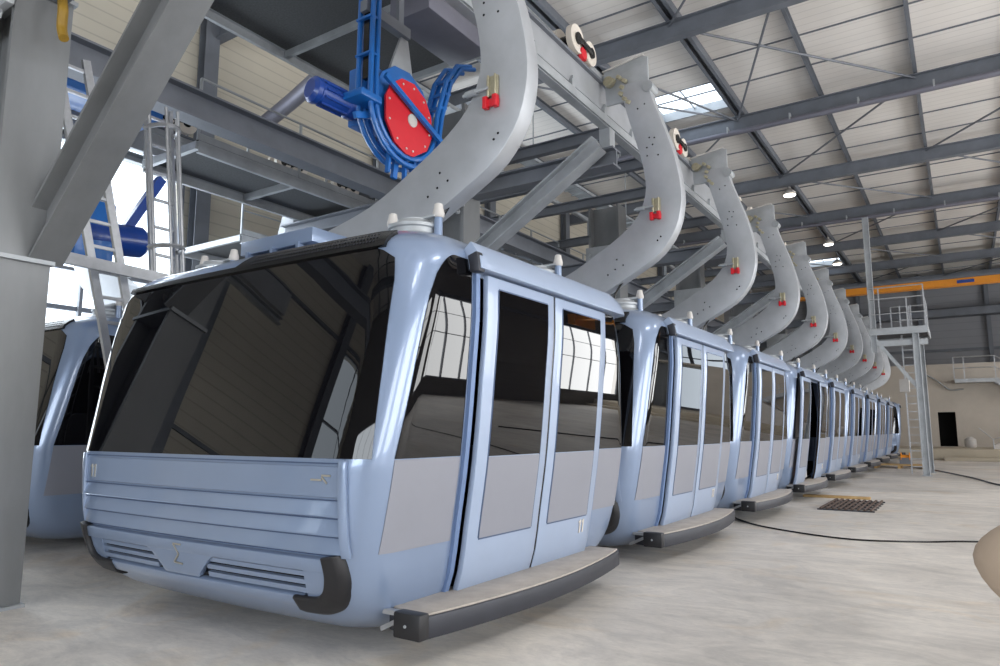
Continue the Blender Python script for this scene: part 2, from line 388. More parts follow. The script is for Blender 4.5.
# orange overhead crane
r = empty('overhead_crane', (0, 40, 8.0), 'orange overhead crane girder spanning the far end of the hall', 'crane')
MB().bx(-12, 14.5, -0.25, 0.25, 0.48, 0.80).build('girder', 'orange', r)
MB().bx(-12, 14.5, 2.0, 2.2, 0.85, 1.1).build('girder', 'orange', r)
MB().bx(-12, 14.5, -0.32, -0.26, 0.82, 0.90).build('conduit', 'steel_dk', r)
MB().bx(0.2, 0.9, -0.3, -0.26, 0.55, 0.70).build('name_plate', 'bluemotor', r)
for x in (-12.4, 14.6): MB().bx(x-0.25, x+0.25, -0.6, 2.4, 0.0, 0.9).build('end_carriage', 'orange', r)
tag(MB().ibeam((-12.4, 18, 7.7), (-12.4, BY-0.1, 7.7), 0.3, 0.4).build('crane_rail', 'steel_dk'), 'dark steel crane rail high along the left side', 'rail')
tag(MB().ibeam((14.6, 18, 7.7), (14.6, BY-0.1, 7.7), 0.3, 0.4).build('crane_rail', 'steel_dk'), 'dark steel crane rail high along the right side', 'rail')
o = tag(MB().bx(-6, 14.9, BY-1.5, BY-0.45, 9.3, 9.8).build('crossbeam', 'steel_dk', loc=(4, BY-1.6, 9.3)), 'dark box ledge across the top of the grey back wall', 'beam')

# ------------------------------------------------------------ the gondola
ZA = [0.10, 0.14, 0.22, 0.32, 0.5, 0.9, 1.33, 2.0, 2.5, 2.75, 2.9, 2.98, 3.05, 3.10, 3.13, 3.15]
AA = [1.25, 1.46, 1.60, 1.69, 1.755, 1.82, 1.885, 1.95, 1.985, 1.985, 1.95, 1.88, 1.78, 1.66, 1.50, 1.2]
BB = [1.35, 1.58, 1.75, 1.87, 1.985, 2.055, 2.055, 1.917, 1.813, 1.761, 1.728, 1.67, 1.56, 1.42, 1.26, 0.98]
ZB = [0.10, 0.14, 0.22, 0.32, 0.5, 0.9, 1.33, 1.36, 1.46, 2.0, 2.5, 2.75, 2.88, 2.92, 2.98, 3.05, 3.10, 3.13, 3.15]
BB = [1.35, 1.58, 1.75, 1.87, 1.985, 2.055, 2.055, 2.049, 2.028, 1.917, 1.813, 1.761, 1.734, 1.715, 1.66, 1.56, 1.42, 1.26, 0.98]
RR = [0.30, 0.34, 0.36, 0.36, 0.34, 0.30, 0.28, 0.28, 0.30, 0.34, 0.38, 0.40, 0.42, 0.44, 0.44, 0.40]
def cr(z, X_, Y_):
    z = min(max(z, X_[0]), X_[-1]); i = max(0, min(len(X_)-2, int(np.searchsorted(X_, z))-1))
    def sl(k):
        if k <= 0: return (Y_[1]-Y_[0])/(X_[1]-X_[0])
        if k >= len(X_)-1: return (Y_[-1]-Y_[-2])/(X_[-1]-X_[-2])
        a = (Y_[k]-Y_[k-1])/(X_[k]-X_[k-1]); b = (Y_[k+1]-Y_[k])/(X_[k+1]-X_[k])
        return 0 if a*b < 0 else (2*a*b/(a+b) if a+b else 0)
    h = X_[i+1]-X_[i]; t = (z-X_[i])/h
    return (2*t**3-3*t*t+1)*Y_[i]+(t**3-2*t*t+t)*h*sl(i)+(-2*t**3+3*t*t)*Y_[i+1]+(t**3-t*t)*h*sl(i+1)
def dims(z): return cr(z, ZA, AA), cr(z, ZB, BB), cr(z, ZA, RR)
def side_pt(s, y, z):
    a, b, r = dims(z); yy = abs(y)-(b-r)
    if yy <= 0: x = a
    else: yy = min(yy, r*0.999); x = a-r+math.sqrt(r*r-yy*yy)
    return Vector((s*x, y, z))
def end_pt(s, x, z):
    a, b, r = dims(z); xx = abs(x)-(a-r)
    if xx <= 0: y = b+0.035*(1-(x/(a-r))**2)
    else: xx = min(xx, r*0.999); y = b-r+math.sqrt(r*r-xx*xx)
    return Vector((x, s*y, z))
def nrm(fn, s, u, z):
    e = 0.01; du = fn(s, u+e, z)-fn(s, u-e, z); dz = fn(s, u, z+e)-fn(s, u, z-e)
    n = du.cross(dz).normalized(); p = fn(s, u, z)
    if n.dot(Vector((p.x, p.y, 0))) < 0: n = -n
    return n
def const(v): return lambda t: v
def patch(mb, fn, s, e0, e1, z0, z1, nu=8, nz=10, off=0.0, thick=0.02):
    e0 = e0 if callable(e0) else const(e0); e1 = e1 if callable(e1) else const(e1)
    z0 = z0 if callable(z0) else const(z0); z1 = z1 if callable(z1) else const(z1)
    of = off if callable(off) else const(off)
    fr, bk = [], []
    for j in range(nz+1):
        for i in range(nu+1):
            t = i/nu; q = j/nz; z = z0(t)+(z1(t)-z0(t))*q; u = e0(z)+(e1(z)-e0(z))*t
            p = fn(s, u, z); n = nrm(fn, s, u, z); o = of(z)
            fr.append(p+n*o); bk.append(p+n*(min(o, 0 if callable(off) else o)-thick))
    N = len(fr); W = nu+1; fs = []
    for j in range(nz):
        for i in range(nu):
            a = j*W+i; fs.append((a, a+1, a+1+W, a+W)); fs.append((a+N, a+W+N, a+1+W+N, a+1+N))
    for i in range(nu): fs.append((i, i+N, i+1+N, i+1)); k = nz*W+i; fs.append((k, k+1, k+1+N, k+N))
    for j in range(nz): a = j*W; fs.append((a, a+W, a+W+N, a+N)); b = a+nu; fs.append((b, b+N, b+W+N, b+W))
    return mb.add(fr+bk, fs)

DY0, DY1, DZ0, DZ1 = -1.06, 1.14, 0.36, 2.72
def make_body():
    zs = sorted(set([round(v, 4) for v in list(np.linspace(0.5, 2.72, 18))+ZA+[0.36, 2.72, 0.12, 0.17, 0.27, 0.42, 2.82, 2.94, 3.02, 3.08, 3.12, 3.14]]))
    rings = []; flags = None
    for z in zs:
        a, b, r = dims(z); ring = []; fl_ = []
        c = b-r
        ysid = [-c, (-c+DY0)/2 if c > -DY0 else -c*0.9, max(DY0, -c*0.8), DY0/2, 0, DY1/2, min(DY1, c*0.8), (c+DY1)/2 if c > DY1 else c*0.9, c]
        if c <= 1.2: ysid = [-c+2*c*k/8 for k in range(9)]
        for y in ysid: ring.append((a, y)); 
        for k in range(1, 7): t = PI/2*k/7; ring.append((a-r+r*math.cos(t), c+r*math.sin(t)))
        for k in range(13): x = (a-r)*(1-2*k/12); ring.append((x, b+0.035*(1-(x/(a-r))**2)))
        for k in range(1, 7): t = PI/2+PI/2*k/7; ring.append((-(a-r)+r*math.cos(t), c+r*math.sin(t)))
        for y in reversed(ysid): ring.append((-a, y))
        for k in range(1, 7): t = PI+PI/2*k/7; ring.append((-(a-r)+r*math.cos(t), -c+r*math.sin(t)))
        for k in range(13): x = -(a-r)*(1-2*k/12); ring.append((x, -(b+0.035*(1-(x/(a-r))**2))))
        for k in range(1, 7): t = 1.5*PI+PI/2*k/7; ring.append((a-r+r*math.cos(t), -c+r*math.sin(t)))
        rings.append([(x, y, z) for x, y in ring])
    n = len(rings[0]); mb = MB(); vs = [v for rg in rings for v in rg]; fs = []
    for j in range(len(zs)-1):
        zm = (zs[j]+zs[j+1])/2
        for k in range(n):
            if 2 <= k <= 5 and DZ0 < zm < DZ1: continue
            fs.append((j*n+k, j*n+(k+1) % n, (j+1)*n+(k+1) % n, (j+1)*n+k))
    fs.append(tuple(range(n-1, -1, -1))); fs.append(tuple((len(zs)-1)*n+k for k in range(n)))
    return mb.add(vs, fs)

# glass / pillar boundary along the side as a function of z (absolute |y|)
def pill(z): return float(np.interp(z, [0.6, 1.36, 1.75, 2.3, 2.8, 2.95], [1.86, 1.84, 1.76, 1.66, 1.53, 1.46]))
def arch(zt, R_, tr, flip=False):
    def f(t):
        t = 1-t if flip else t
        if t >= tr: return zt
        q = 1-t/tr
        return zt-R_*(1-math.sqrt(max(0, 1-q*q)))
    return f
def glyph(mb, fn, s, u, z, h, name, off):
    def seg(u0, z0, u1, z1, w_):
        a = fn(s, u0, z0); b = fn(s, u1, z1); n = nrm(fn, s, u, z)
        mb.bar(a+n*off, b+n*off, w_, 0.006, up=n)
    d = 1 if fn is end_pt else 1
    for k in (0, 1):
        c = u+k*h*0.5
        seg(c, z, c, z+h, h*0.12); seg(c, z+h*0.95, c-h*0.22, z+h*0.80, h*0.10)

def make_gondola():
    g = empty('gondola_lift', (-5.05, 5.38, 0))
    body = make_body().build('cabin_shell', 'paint', g, smooth=True, angle=50)
    # interior
    i_ = MB().bx(-1.55, 1.6, -1.7, 1.7, 0.34, 0.38).build('cabin_floor', 'charcoal', g)
    for y in (-1.45, 1.35): MB().bx(-1.5, 0.9, y-0.12, y+0.24, 0.39, 0.82).build('bench', 'skin_in', g, bevel=0.03)
    # front and rear windscreens
    for s in (-1, 1):
        m = MB()
        ex = lambda z: float(np.interp(z, [1.36, 2.0, 2.6, 2.95], [1.80, 1.80, 1.785, 1.72]))
        zt = lambda t: 2.875-0.22*max(0, 1-t/0.07)**2*0.5-0.22*max(0, 1-(1-t)/0.07)**2*0.5
        patch(m, end_pt, s, lambda z: -ex(z), lambda z: ex(z), 1.36, zt, 40, 16, 0.008, 0.02)
        m.build('windscreen', 'glass', g, smooth=True, angle=50)
        # black visor with a perforated vent strip along the roof edge
        m = MB(); vt = lambda t: 2.90+0.085*min(1, max(0, ((t if s < 0 else 1-t)-0.50)/0.04)); patch(m, end_pt, s, -1.66, 1.66, lambda t: 2.86, vt, 50, 3, 0.03, 0.04)
        v = m.build('visor', 'blackgloss', g, smooth=True)
        m = MB()
        for k in range(44):
            for r_ in range(3):
                x = 0.22+k*0.031+0.012*(r_ % 2); z = 2.90+r_*0.028
                if s > 0: x = -x
                p = end_pt(s, x, z); n = nrm(end_pt, s, x, z); m.lathe(p+n*0.031, n, [(0.009, 0), (0.009, 0.003)], 6)
        m.build('vent_holes', 'charcoal', v)['kind'] = 'stuff'
        # lower apron: smooth panel, then four downward facing slats
        def off(z):
            if z > 1.09: return 0.014 if 1.11 < z < 1.31 else 0.004
            if z < 0.735: return 0.004
            q = ((1.09-z) % 0.118)/0.118
            return 0.002+0.036*q if q < 0.88 else 0.038*(1-(q-0.88)/0.12)
        m = MB(); patch(m, end_pt, s, -1.64, 1.64, 0.735, 1.335, 24, 110, off, 0.02)
        m.build('louvre_panel', 'paint', g, smooth=True, angle=25)
        m = MB()
        patch(m, end_pt, s, -1.62, 1.62, 1.326, 1.334, 24, 1, 0.018, 0.01); patch(m, end_pt, s, -1.62, 1.62, 1.088, 1.094, 24, 1, 0.016, 0.01)
        for k in range(3): patch(m, end_pt, s, -1.60, 1.60, 0.735+k*0.118-0.002, 0.735+k*0.118+0.012, 24, 1, 0.012, 0.01)  # dark strips paint the shade under each slat lip
        m.build('seam_and_slat_shade', 'paint_dark', g)
        for q in (-1, 1):
            m = MB(); patch(m, end_pt, s, min(q*1.605, q*1.66), max(q*1.605, q*1.66), 0.73, 1.345, 2, 12, 0.034, 0.04); m.build('louvre_side_trim', 'paint', g, bevel=0.006)
        # bumper rail and lower grille
        m = MB(); patch(m, end_pt, s, -1.49, 1.49, 0.635, 0.722, 24, 2, 0.055, 0.07); m.build('bumper_rail', 'paint', g, bevel=0.01)
        m = MB(); patch(m, end_pt, s, -1.45, 1.45, 0.46, 0.636, 20, 2, 0.004, 0.01); gr = m.build('lower_grille', 'blackgloss', g)
        for k in range(3):
            for (xa, xb) in ((-1.40, -0.42), (0.24, 1.40)):
                m = MB(); patch(m, end_pt, s, xa, xb, 0.478+k*0.056, 0.510+k*0.056, 10, 2, 0.03, 0.035); m.build('grille_slat', 'paint', gr)
        for (xa, xb) in ((-1.52, -1.28), (1.28, 1.52)): m = MB(); patch(m, end_pt, s, xa, xb, 0.46, 0.636, 3, 2, 0.034, 0.04); m.build('grille_end', 'paint', gr)
        m = MB(); patch(m, end_pt, s, -1.24, 1.24, 0.385, 0.46, 24, 2, 0.05, 0.07); m.build('lower_rail', 'paint', g, bevel=0.008)
        m = MB()
        patch(m, end_pt, s, lambda z: -0.08-float(np.interp(z, [0.47, 0.52, 0.61, 0.65], [0.22, 0.27, 0.38, 0.46])), lambda z: -0.08+float(np.interp(z, [0.47, 0.52, 0.61, 0.65], [0.22, 0.27, 0.38, 0.46])), 0.47, 0.652, 10, 8, 0.052, 0.05)
        pl = m.build('emblem_plate', 'paint', g, bevel=0.006)
        m = MB(); fz = 0.50; n = nrm(end_pt, s, 0, fz)
        def P_(x, z): return end_pt(s, x*s*-1-0.08, z)+nrm(end_pt, s, x, z)*0.058
        for (a, b) in (((-0.04, 0.695), (0.06, 0.695)), ((-0.04, 0.695), (0.015, 0.62)), ((0.015, 0.62), (-0.06, 0.555)), ((-0.06, 0.555), (0.05, 0.55))):
            m.bar(P_(*a), P_(*b), 0.012, 0.006, up=n)
        m.build('emblem', 'silver', pl)
        for q in (-1, 1):
            pts = [(1.545, 0.735), (1.555, 0.66), (1.55, 0.57), (1.51, 0.47), (1.44, 0.41), (1.34, 0.385), (1.16, 0.38)]
            pts = smoothline([(a, b, 0) for a, b in pts], 4)
            m = MB(); ring = []; vs = []; fs = []
            for i, p in enumerate(pts):
                a = pts[max(i-1, 0)]; b = pts[min(i+1, len(pts)-1)]; d = (b-a).normalized(); wv = Vector((-d.y, d.x, 0))
                for (ww, oo) in ((-0.065, -0.03), (-0.065, 0.055), (-0.045, 0.08), (0.045, 0.08), (0.07, 0.05), (0.07, -0.03)):
                    c = p+wv*ww; u = c.x*q
                    pp = end_pt(s, max(-1.7, min(1.7, u)), c.y); nn = nrm(end_pt, s, max(-1.6, min(1.6, u)), c.y)
                    nn = Vector((nn.x*0.05, nn.y, 0)).normalized()
                    vs.append(pp+nn*oo)
            for i in range(len(pts)-1):
                for k in range(6): fs.append((i*6+k, i*6+(k+1) % 6, (i+1)*6+(k+1) % 6, (i+1)*6+k))
            fs += [tuple(range(6)), tuple((len(pts)-1)*6+k for k in range(5, -1, -1))]
            m.add(vs, fs); m.build('buffer', 'black', g, bevel=0.008)
        m = MB(); glyph(m, end_pt, s, s*1.50 if s < 0 else 1.50, 1.14, 0.11, '', 0.017); m.build('cabin_number', 'silver', g)
        m = MB(); x0 = 1.48*(-s)
        def P2(x, z): return end_pt(s, x, z)+nrm(end_pt, s, x, z)*0.018
        for (a, b, c, d) in ((-0.13, 1.22, -0.03, 1.22), (-0.03, 1.25, 0.05, 1.25), (-0.03, 1.24, 0.02, 1.20)):
            m.bar(P2(x0+a, b), P2(x0+c, d), 0.012, 0.006, up=nrm(end_pt, s, x0, 1.2))
        m.build('maker_mark', 'silver', g)
    # side windows and grey panels beside the door, both sides
    for s in (1, -1):
        for (e, nm) in ((-1, 'front'), (1, 'rear')):
            inner = 1.13 if e < 0 else 1.20
            m = MB()
            zt = arch(2.84 if e < 0 else 2.80, 0.34, 0.5, flip=(e > 0))
            if e < 0: patch(m, side_pt, s, lambda z: -pill(z), -inner, 1.36, zt, 16, 16, 0.006, 0.02)
            else: patch(m, side_pt, s, inner, lambda z: pill(z), 1.36, zt, 16, 16, 0.006, 0.02)
            m.build('side_window', 'glass', g, smooth=True, angle=50)
            m = MB()
            if e < 0: patch(m, side_pt, s, lambda z: -pill(z), -inner, 0.74, 1.352, 8, 6, 0.006, 0.02)
            else: patch(m, side_pt, s, inner, lambda z: pill(z), 0.74, 1.352, 8, 6, 0.006, 0.02)
            m.build('side_panel', 'panel', g, smooth=True)
            m = MB()
            if e < 0: patch(m, side_pt, s, -1.105, -1.055, 0.34, 2.74, 1, 14, 0.03, 0.06)
            elif s > 0: patch(m, side_pt, s, 1.115, 1.16, 0.34, 2.74, 1, 14, 0.05, 0.06)
            if m.v: m.build('door_jamb', 'jamb', g)
    m = MB(); patch(m, side_pt, -1, -0.95, 1.1, 1.36, 2.66, 8, 10, 0.006, 0.02); m.build('side_window', 'glass', g, smooth=True)
    m = MB(); patch(m, side_pt, -1, -0.95, 1.1, 0.74, 1.352, 8, 6, 0.006, 0.02); m.build('side_panel', 'panel', g, smooth=True)
    # door leaves
    for (a, b, wa, wb) in ((-1.01, 0.035, -0.86, -0.085), (0.065, 1.105, 0.20, 0.98)):
        m = MB(); patch(m, side_pt, 1, a, b, 0.37, 2.735, 6, 16, 0.075, 0.05)
        d = m.build('door_leaf', 'paint_light', g, bevel=0.008)
        m = MB(); patch(m, side_pt, 1, wa, wb, 1.36, 2.64, 6, 12, 0.081, 0.01); m.build('door_window', 'glass', d, smooth=True)
        m = MB(); patch(m, side_pt, 1, wa, wb, 0.74, 1.352, 6, 6, 0.081, 0.01); m.build('door_panel', 'panel', d, smooth=True)
        m = MB()
        for (y0, y1, z0, z1) in ((wa-0.012, wa, 0.74, 2.64), (wb, wb+0.012, 0.74, 2.64), (wa, wb, 2.64, 2.652), (wa, wb, 0.728, 0.74)):
            patch(m, side_pt, 1, y0, y1, z0, z1, 1, 12, 0.079, 0.01)
        m.build('window_gasket', 'paint_dark', d)
        e_ = b if a < 0 else a; m = MB(); q0, q1 = (e_, e_+0.015) if a < 0 else (e_-0.015, e_)
        patch(m, side_pt, 1, q0, q1, 0.37, 2.735, 1, 14, 0.068, 0.04); m.build('edge_seal', 'blackgloss', d)
        if a > 0:
            m = MB(); glyph(m, side_pt, 1, 0.86, 0.58, 0.125, '', 0.081); m.build('cabin_number', 'white', d)
    # roof trim over the door
    m = MB(); patch(m, side_pt, 1, -1.16, 1.62, 2.755, lambda t: 2.93, 20, 4, lambda z: 0.13-0.25*(z-2.755), 0.06)
    m.build('door_canopy', 'paint_light', g, bevel=0.01)
    m = MB(); patch(m, side_pt, 1, -1.185, -1.10, 2.735, 2.86, 3, 3, 0.11, 0.09); m.build('canopy_end', 'charcoal', g, bevel=0.01)
    # step
    outl = []; n = 14
    outer = [(2.03+0.16*math.sin(PI*k/n)**0.9, -1.70+3.10*k/n) for k in range(n+1)]
    inner_ = [(1.66, 1.40), (1.66, -1.62)]
    o = list(outer)
    m = MB(); poly = o+inner_; m.plate(poly, 0.20, 0.345, map=lambda a, b, t: (a, b, t)); st = m.build('step', 'charcoal', g, bevel=0.012)
    poly = [(x-0.015, y) for x, y in o]+inner_; MB().plate([(x, y*0.99) for x, y in poly], 0.343, 0.360, map=lambda a, b, t: (a, b, t)).build('step_tread', 'treadtop', st, bevel=0.004)
    MB().bx(1.82, 2.05, -1.76, -1.66, 0.205, 0.372).build('step_end', 'black', st, bevel=0.015)
    MB().lathe((1.93, -1.765, 0.29), (0, -1, 0), [(0.012, 0), (0.01, 0.006)], 10).build('step_bolt', 'galv', st)
    MB().bar((1.66, -1.66, 0.335), (2.0, -1.66, 0.335), 0.05, 0.03).bar((1.60, -1.62, 0.2), (1.9, -1.68, 0.34), 0.03, 0.03).build('step_bracket', 'alu', st)
    # roof equipment: four damping pads with posts, air unit
    for (x, y) in ((1.32, -1.02), (-1.36, -1.02), (1.32, 1.02), (-1.36, 1.02)):
        Z0 = -0.06
        m = MB().lathe((x, y, 3.12+Z0), (0, 0, 1), [(0.27, 0), (0.26, 0.05), (0.21, 0.09), (0.21, 0.13), (0.225, 0.14), (0.225, 0.165), (0.18, 0.175), (0.15, 0.21), (0.15, 0.22)], 28)
        p = m.build('roof_pad', 'galv', g, smooth=True)
        m = MB().bar((x-0.25, y, 3.345+Z0), (x+0.25, y, 3.345+Z0), 0.12, 0.02); m.bar((x-0.2, y+0.03, 3.365+Z0), (x+0.2, y+0.03, 3.365+Z0), 0.03, 0.03)
        m.build('pad_bracket', 'galv', p, bevel=0.008)
        for q in (-1, 1):
            MB().lathe((x+q*0.25, y, 3.0), (0, 0, 1), [(0.036, 0), (0.036, 0.30)], 16).build('post', 'paint', p, smooth=True)
            MB().lathe((x+q*0.25, y, 3.275), (0, 0, 1), [(0.042, 0), (0.050, 0.015), (0.050, 0.04), (0.040, 0.08), (0.034, 0.115), (0.02, 0.122)], 16).build('post_cap', 'cap', p, smooth=True)
    bx_ = MB().bx(-1.38, -0.25, -0.75, 0.25, 3.42, 3.57).build('air_unit', 'paint', g, bevel=0.006)
    m = MB().bx(-1.32, -0.36, -0.70, 0.18, 3.10, 3.41)
    m.build('air_unit_base', 'paint_dark', bx_)
    m = MB()
    for k in range(3): m.bx(-1.36, -0.33, -0.745, -0.70, 3.20+k*0.07, 3.24+k*0.07)
    for x in (-1.25, -0.85, -0.45): m.bx(x-0.02, x+0.02, -0.77, -0.7, 3.12, 3.44)
    m.build('air_unit_louvre', 'paint', bx_)
    # hanger arm in the x-z plane
    outer = [(-0.75, 3.24), (0.1, 3.36), (0.62, 3.60), (1.12, 3.86), (1.52, 4.10), (1.77, 4.42), (1.87, 4.78), (1.87, 5.1), (1.78, 5.6), (1.62, 6.1), (1.47, 6.55), (1.43, 6.85)]
    inner_ = [(0.98, 6.85), (1.04, 6.5), (1.17, 6.0), (1.28, 5.6), (1.34, 5.2), (1.30, 4.92), (1.15, 4.66), (0.85, 4.42), (0.47, 4.2), (-0.1, 3.92), (-0.9, 3.72)]
    oc = smoothline([(a, b, 0) for a, b in outer], 4); ic = smoothline([(a, b, 0) for a, b in inner_], 4)
    poly = [(p.x, p.y) for p in oc]+[(p.x, p.y) for p in ic]
    TY = 0.105
    m = MB(); no, ni = len(oc), len(ic)
    # resample both edges to the same count so the faces are quads
    def resamp(pts, n):
        L_ = [0]
        for i in range(1, len(pts)): L_.append(L_[-1]+(pts[i]-pts[i-1]).length)
        out = []
        for k in range(n):
            t = L_[-1]*k/(n-1); i = min(len(pts)-2, max(0, int(np.searchsorted(L_, t))-1)); q = (t-L_[i])/max(1e-6, L_[i+1]-L_[i]); out.append(pts[i].lerp(pts[i+1], q))
        return out
    O_ = resamp(oc, 40); I_ = resamp(list(reversed(ic)), 40)
    vs = []
    for a, b in zip(O_, I_):
        vs += [(a.x, -TY, a.y), (b.x, -TY, b.y), (b.x, TY, b.y), (a.x, TY, a.y)]
    fs = [(0, 3, 2, 1)]+[(39*4+k for k in range(4))]
    fs = [(0, 3, 2, 1), tuple(39*4+k for k in range(4))]
    for i in range(39):
        for k in range(4): fs.append((i*4+k, i*4+(k+1) % 4, (i+1)*4+(k+1) % 4, (i+1)*4+k))
    m.add(vs, fs); arm = m.build('hanger_arm', 'galvarm', g, bevel=0.012)
    for (x, z) in ((1.38, 5.75), (1.47, 5.78), (1.42, 5.9), (1.5, 5.88), (1.38, 5.62), (1.55, 5.6), (1.55, 4.35), (1.5, 4.3), (0.95, 4.0), (0.85, 4.1), (0.82, 3.95), (0.7, 3.88), (1.25, 6.4), (1.36, 6.45)):
        MB().lathe((x, -TY, z), (0, -1, 0), [(0.013, 0), (0.013, 0.003)], 8).build('bolt_hole', 'blackgloss', arm)
    lk = MB().box((1.490, -TY-0.03, 4.66), (0.17, 0.04, 0.07)).box((1.435, -TY-0.04, 4.665), (0.05, 0.06, 0.12)).box((1.545, -TY-0.04, 4.665), (0.05, 0.06, 0.12)).build('lock_lever', 'red', arm, bevel=0.006)
    MB().box((1.500, -TY-0.02, 4.83), (0.13, 0.03, 0.20)).tube([(1.46, -TY-0.04, 4.72), (1.46, -TY-0.04, 4.94)], 0.013).tube([(1.54, -TY-0.04, 4.72), (1.54, -TY-0.04, 4.94)], 0.013).build('lock_bracket', 'brass', arm, bevel=0.004)
    MB().tube([(1.17, -TY-0.05, 4.80), (1.47, -TY-0.05, 4.81)], 0.018).lathe((1.33, -TY-0.05, 4.805), (-1, 0, 0), [(0.032, 0), (0.032, 0.12), (0.02, 0.14)], 14).build('lock_pin', 'galv', arm, smooth=True)
    # suspension head plate, hinge and chain
    hp = MB().plate([(0.70, 6.62), (1.40, 6.62), (1.40, 7.25), (1.32, 7.29), (0.66, 7.20)], -0.02, 0.02).build('head_plate', 'galv', g, bevel=0.008)
    MB().bar((0.64, 0.05, 7.205), (1.33, 0.05, 7.30), 0.18, 0.02).build('head_flange', 'cap', hp)
    m = MB().lathe((1.42, -TY-0.02, 6.72), (0, 1, 0), [(0.085, 0), (0.085, 2*TY+0.04)], 20); m.build('hinge', 'galv', hp, smooth=True)
    m = MB()
    for (x, z) in ((0.85, 6.98), (0.95, 7.0), (1.04, 6.92), (1.0, 6.82), (0.98, 6.72), (1.04, 6.62), (1.1, 6.55)): m.box((x, -0.09, z), (0.08, 0.07, 0.06), Matrix.Rotation(0.6, 3, 'Y'))
    m.build('grip_chain', 'brass', hp, bevel=0.01)
    MB().lathe((0.78, -0.14, 6.97), (0, 1, 0), [(0.08, 0), (0.08, 0.10)], 18).build('grip_disc', 'brass', hp, smooth=True)
    # carriage with two bogies of running wheels
    car = MB().bx(0.50, 0.60, -0.80, 0.80, 7.12, 7.22).bar((0.55, 0.1, 7.2), (0.80, 0.1, 7.0), 0.1, 0.08).build('carriage', 'galv', g, bevel=0.01)
    for y in (-0.80, 0.80):
        for (yy, zz, rr) in ((y-0.22, 7.27, 0.215), (y+0.22, 7.24, 0.19)):
            for x in (0.40, 0.66):
                MB().lathe((x-0.035, yy, zz), (1, 0, 0), [(rr*0.45, 0), (rr*0.5, 0.012), (rr*0.8, 0.012), (rr, 0.0), (rr, 0.09), (rr*0.8, 0.075), (rr*0.5, 0.075), (rr*0.45, 0.09)], 22).build('wheel', 'white', car, smooth=True)
            MB().lathe((0.36, yy, zz), (1, 0, 0), [(rr*0.42, 0), (rr*0.42, 0.385)], 14).build('wheel_hub', 'blackgloss', car, smooth=True)
        MB().bar((0.735, y-0.22, 7.27), (0.735, y+0.22, 7.24), 0.03, 0.10).bar((0.37, y-0.2, 7.28), (0.37, y+0.2, 7.25), 0.03, 0.09).bx(0.36, 0.74, y-0.04, y+0.04, 7.2, 7.3).build('yoke', 'blackgloss', car, bevel=0.008)
        MB().lathe((0.64, y-0.02, 7.13), (1, 0, 0), [(0.09, 0), (0.11, 0.03), (0.09, 0.08)], 18).box((0.6, y+0.16, 7.14), (0.18, 0.14, 0.12)).build('guide_roller', 'red', car, smooth=True, angle=30)
    # cable from arm to roof
    pts = smoothline([(0.95, -0.02, 3.82), (0.80, -0.05, 3.6), (0.78, -0.1, 3.38), (0.9, -0.15, 3.2)], 6)
    MB().tube(pts, 0.016, 8).build('power_cable', 'blackgloss', g, smooth=True)
    m = MB().lathe((0, 0, 3.17), (0, 0, 1), [(0.5, 0), (0.48, 0.06), (0.4, 0.08), (0.2, 0.1), (0.2, 0.16)], 32); m.build('roof_boss', 'galv', g, smooth=True)
    return g

proto = make_gondola()
PITCH = 4.3
GL = ['powder blue gondola cabin closest to the camera with its full windscreen in view',
      'second gondola cabin in the row, right behind the closest one',
      'third gondola cabin in the row, beside the loose cable on the floor',
      'fourth gondola cabin in the row, with its door leaves slid open',
      'fifth gondola cabin in the row, behind the one with open doors',
      'sixth gondola cabin in the row, partly hidden by those in front',
      'seventh gondola cabin in the row, before the last two',
      'eighth gondola cabin in the row, two before the turned one',
      'ninth gondola cabin, next to last in the long row',
      'last gondola cabin at the far end, turned out of line by the tower']
tag(proto, GL[0], 'gondola', 'gondola cabins in the main row')
for k in range(1, 10):
    c = copy_tree(proto); c.location = (-5.05, 5.38+4.3*k, 0); c['label'] = GL[k]; c['group'] = 'gondola cabins in the main row'
    if k == 3:
        for ch in [x for x in COL.objects if x.parent == c and x.name.startswith('door_leaf')]:
            first = ch.data.vertices[0].co.y < 0
            ch.location = (0.05, -0.62 if first else 0.62, 0)
        MB().tube([(1.72, -0.42, 0.39), (1.78, -0.42, 2.5)], 0.035).build('grab_pole', 'orange', c, smooth=True)
        MB().bx(1.55, 1.72, -0.12, 0.48, 0.4, 2.65).build('interior_column', 'cap', c, bevel=0.02)
    if k == 9: c.location = (-5.1, 5.38+4.3*9+0.35, 0); c.rotation_euler = (0, 0, math.radians(12))
GL2 = ['gondola cabin parked on the second track behind the big left column',
       'gondola cabin on the second track, behind the front cabin of the row']
for k in range(2):
    c = copy_tree(proto); c.location = (-11.4, 6.15+4.3*k, 0); c.rotation_euler = (0, 0, PI); c['label'] = GL2[k]; c['group'] = 'gondola cabins on the second track'

# ------------------------------------------------------------ tracks
TX = -4.5
t = empty('track_beam', (TX, 20, 6.0), 'long galvanized steel track beam the main row hangs from', 'track')
MB().bx(-0.07, 0.07, -24, 24, 0.58, 0.99).build('web_plate', 'galvarm', t)
MB().bx(-0.13, 0.13, -24, 24, 0.99, 1.03).build('running_rail', 'steel', t)
m = MB().channel((0.07, -24, 0.38), (0.07, 24, 0.38), 0.14, 0.15, 0.02, flip=-1); m.bx(0.15, 0.17, -24, 24, 0.32, 0.45).bx(-0.04, 0.04, -24, 24, 0.40, 0.6); m.build('guide_channel', 'galv', t)
m = MB(); y = -23.5
while y < 21.5: m.bx(0.07, 0.12, y-0.05, y+0.05, 0.46, 0.62).bx(0.08, 0.12, y-0.02, y+0.02, 0.62, 0.68); y += 1.1
m.build('rail_clip', 'galv', t)['kind'] = 'stuff'
t2 = empty('track_beam', (-12.0, 14, 6.0), 'steel track beam over the second row on the left', 'track')
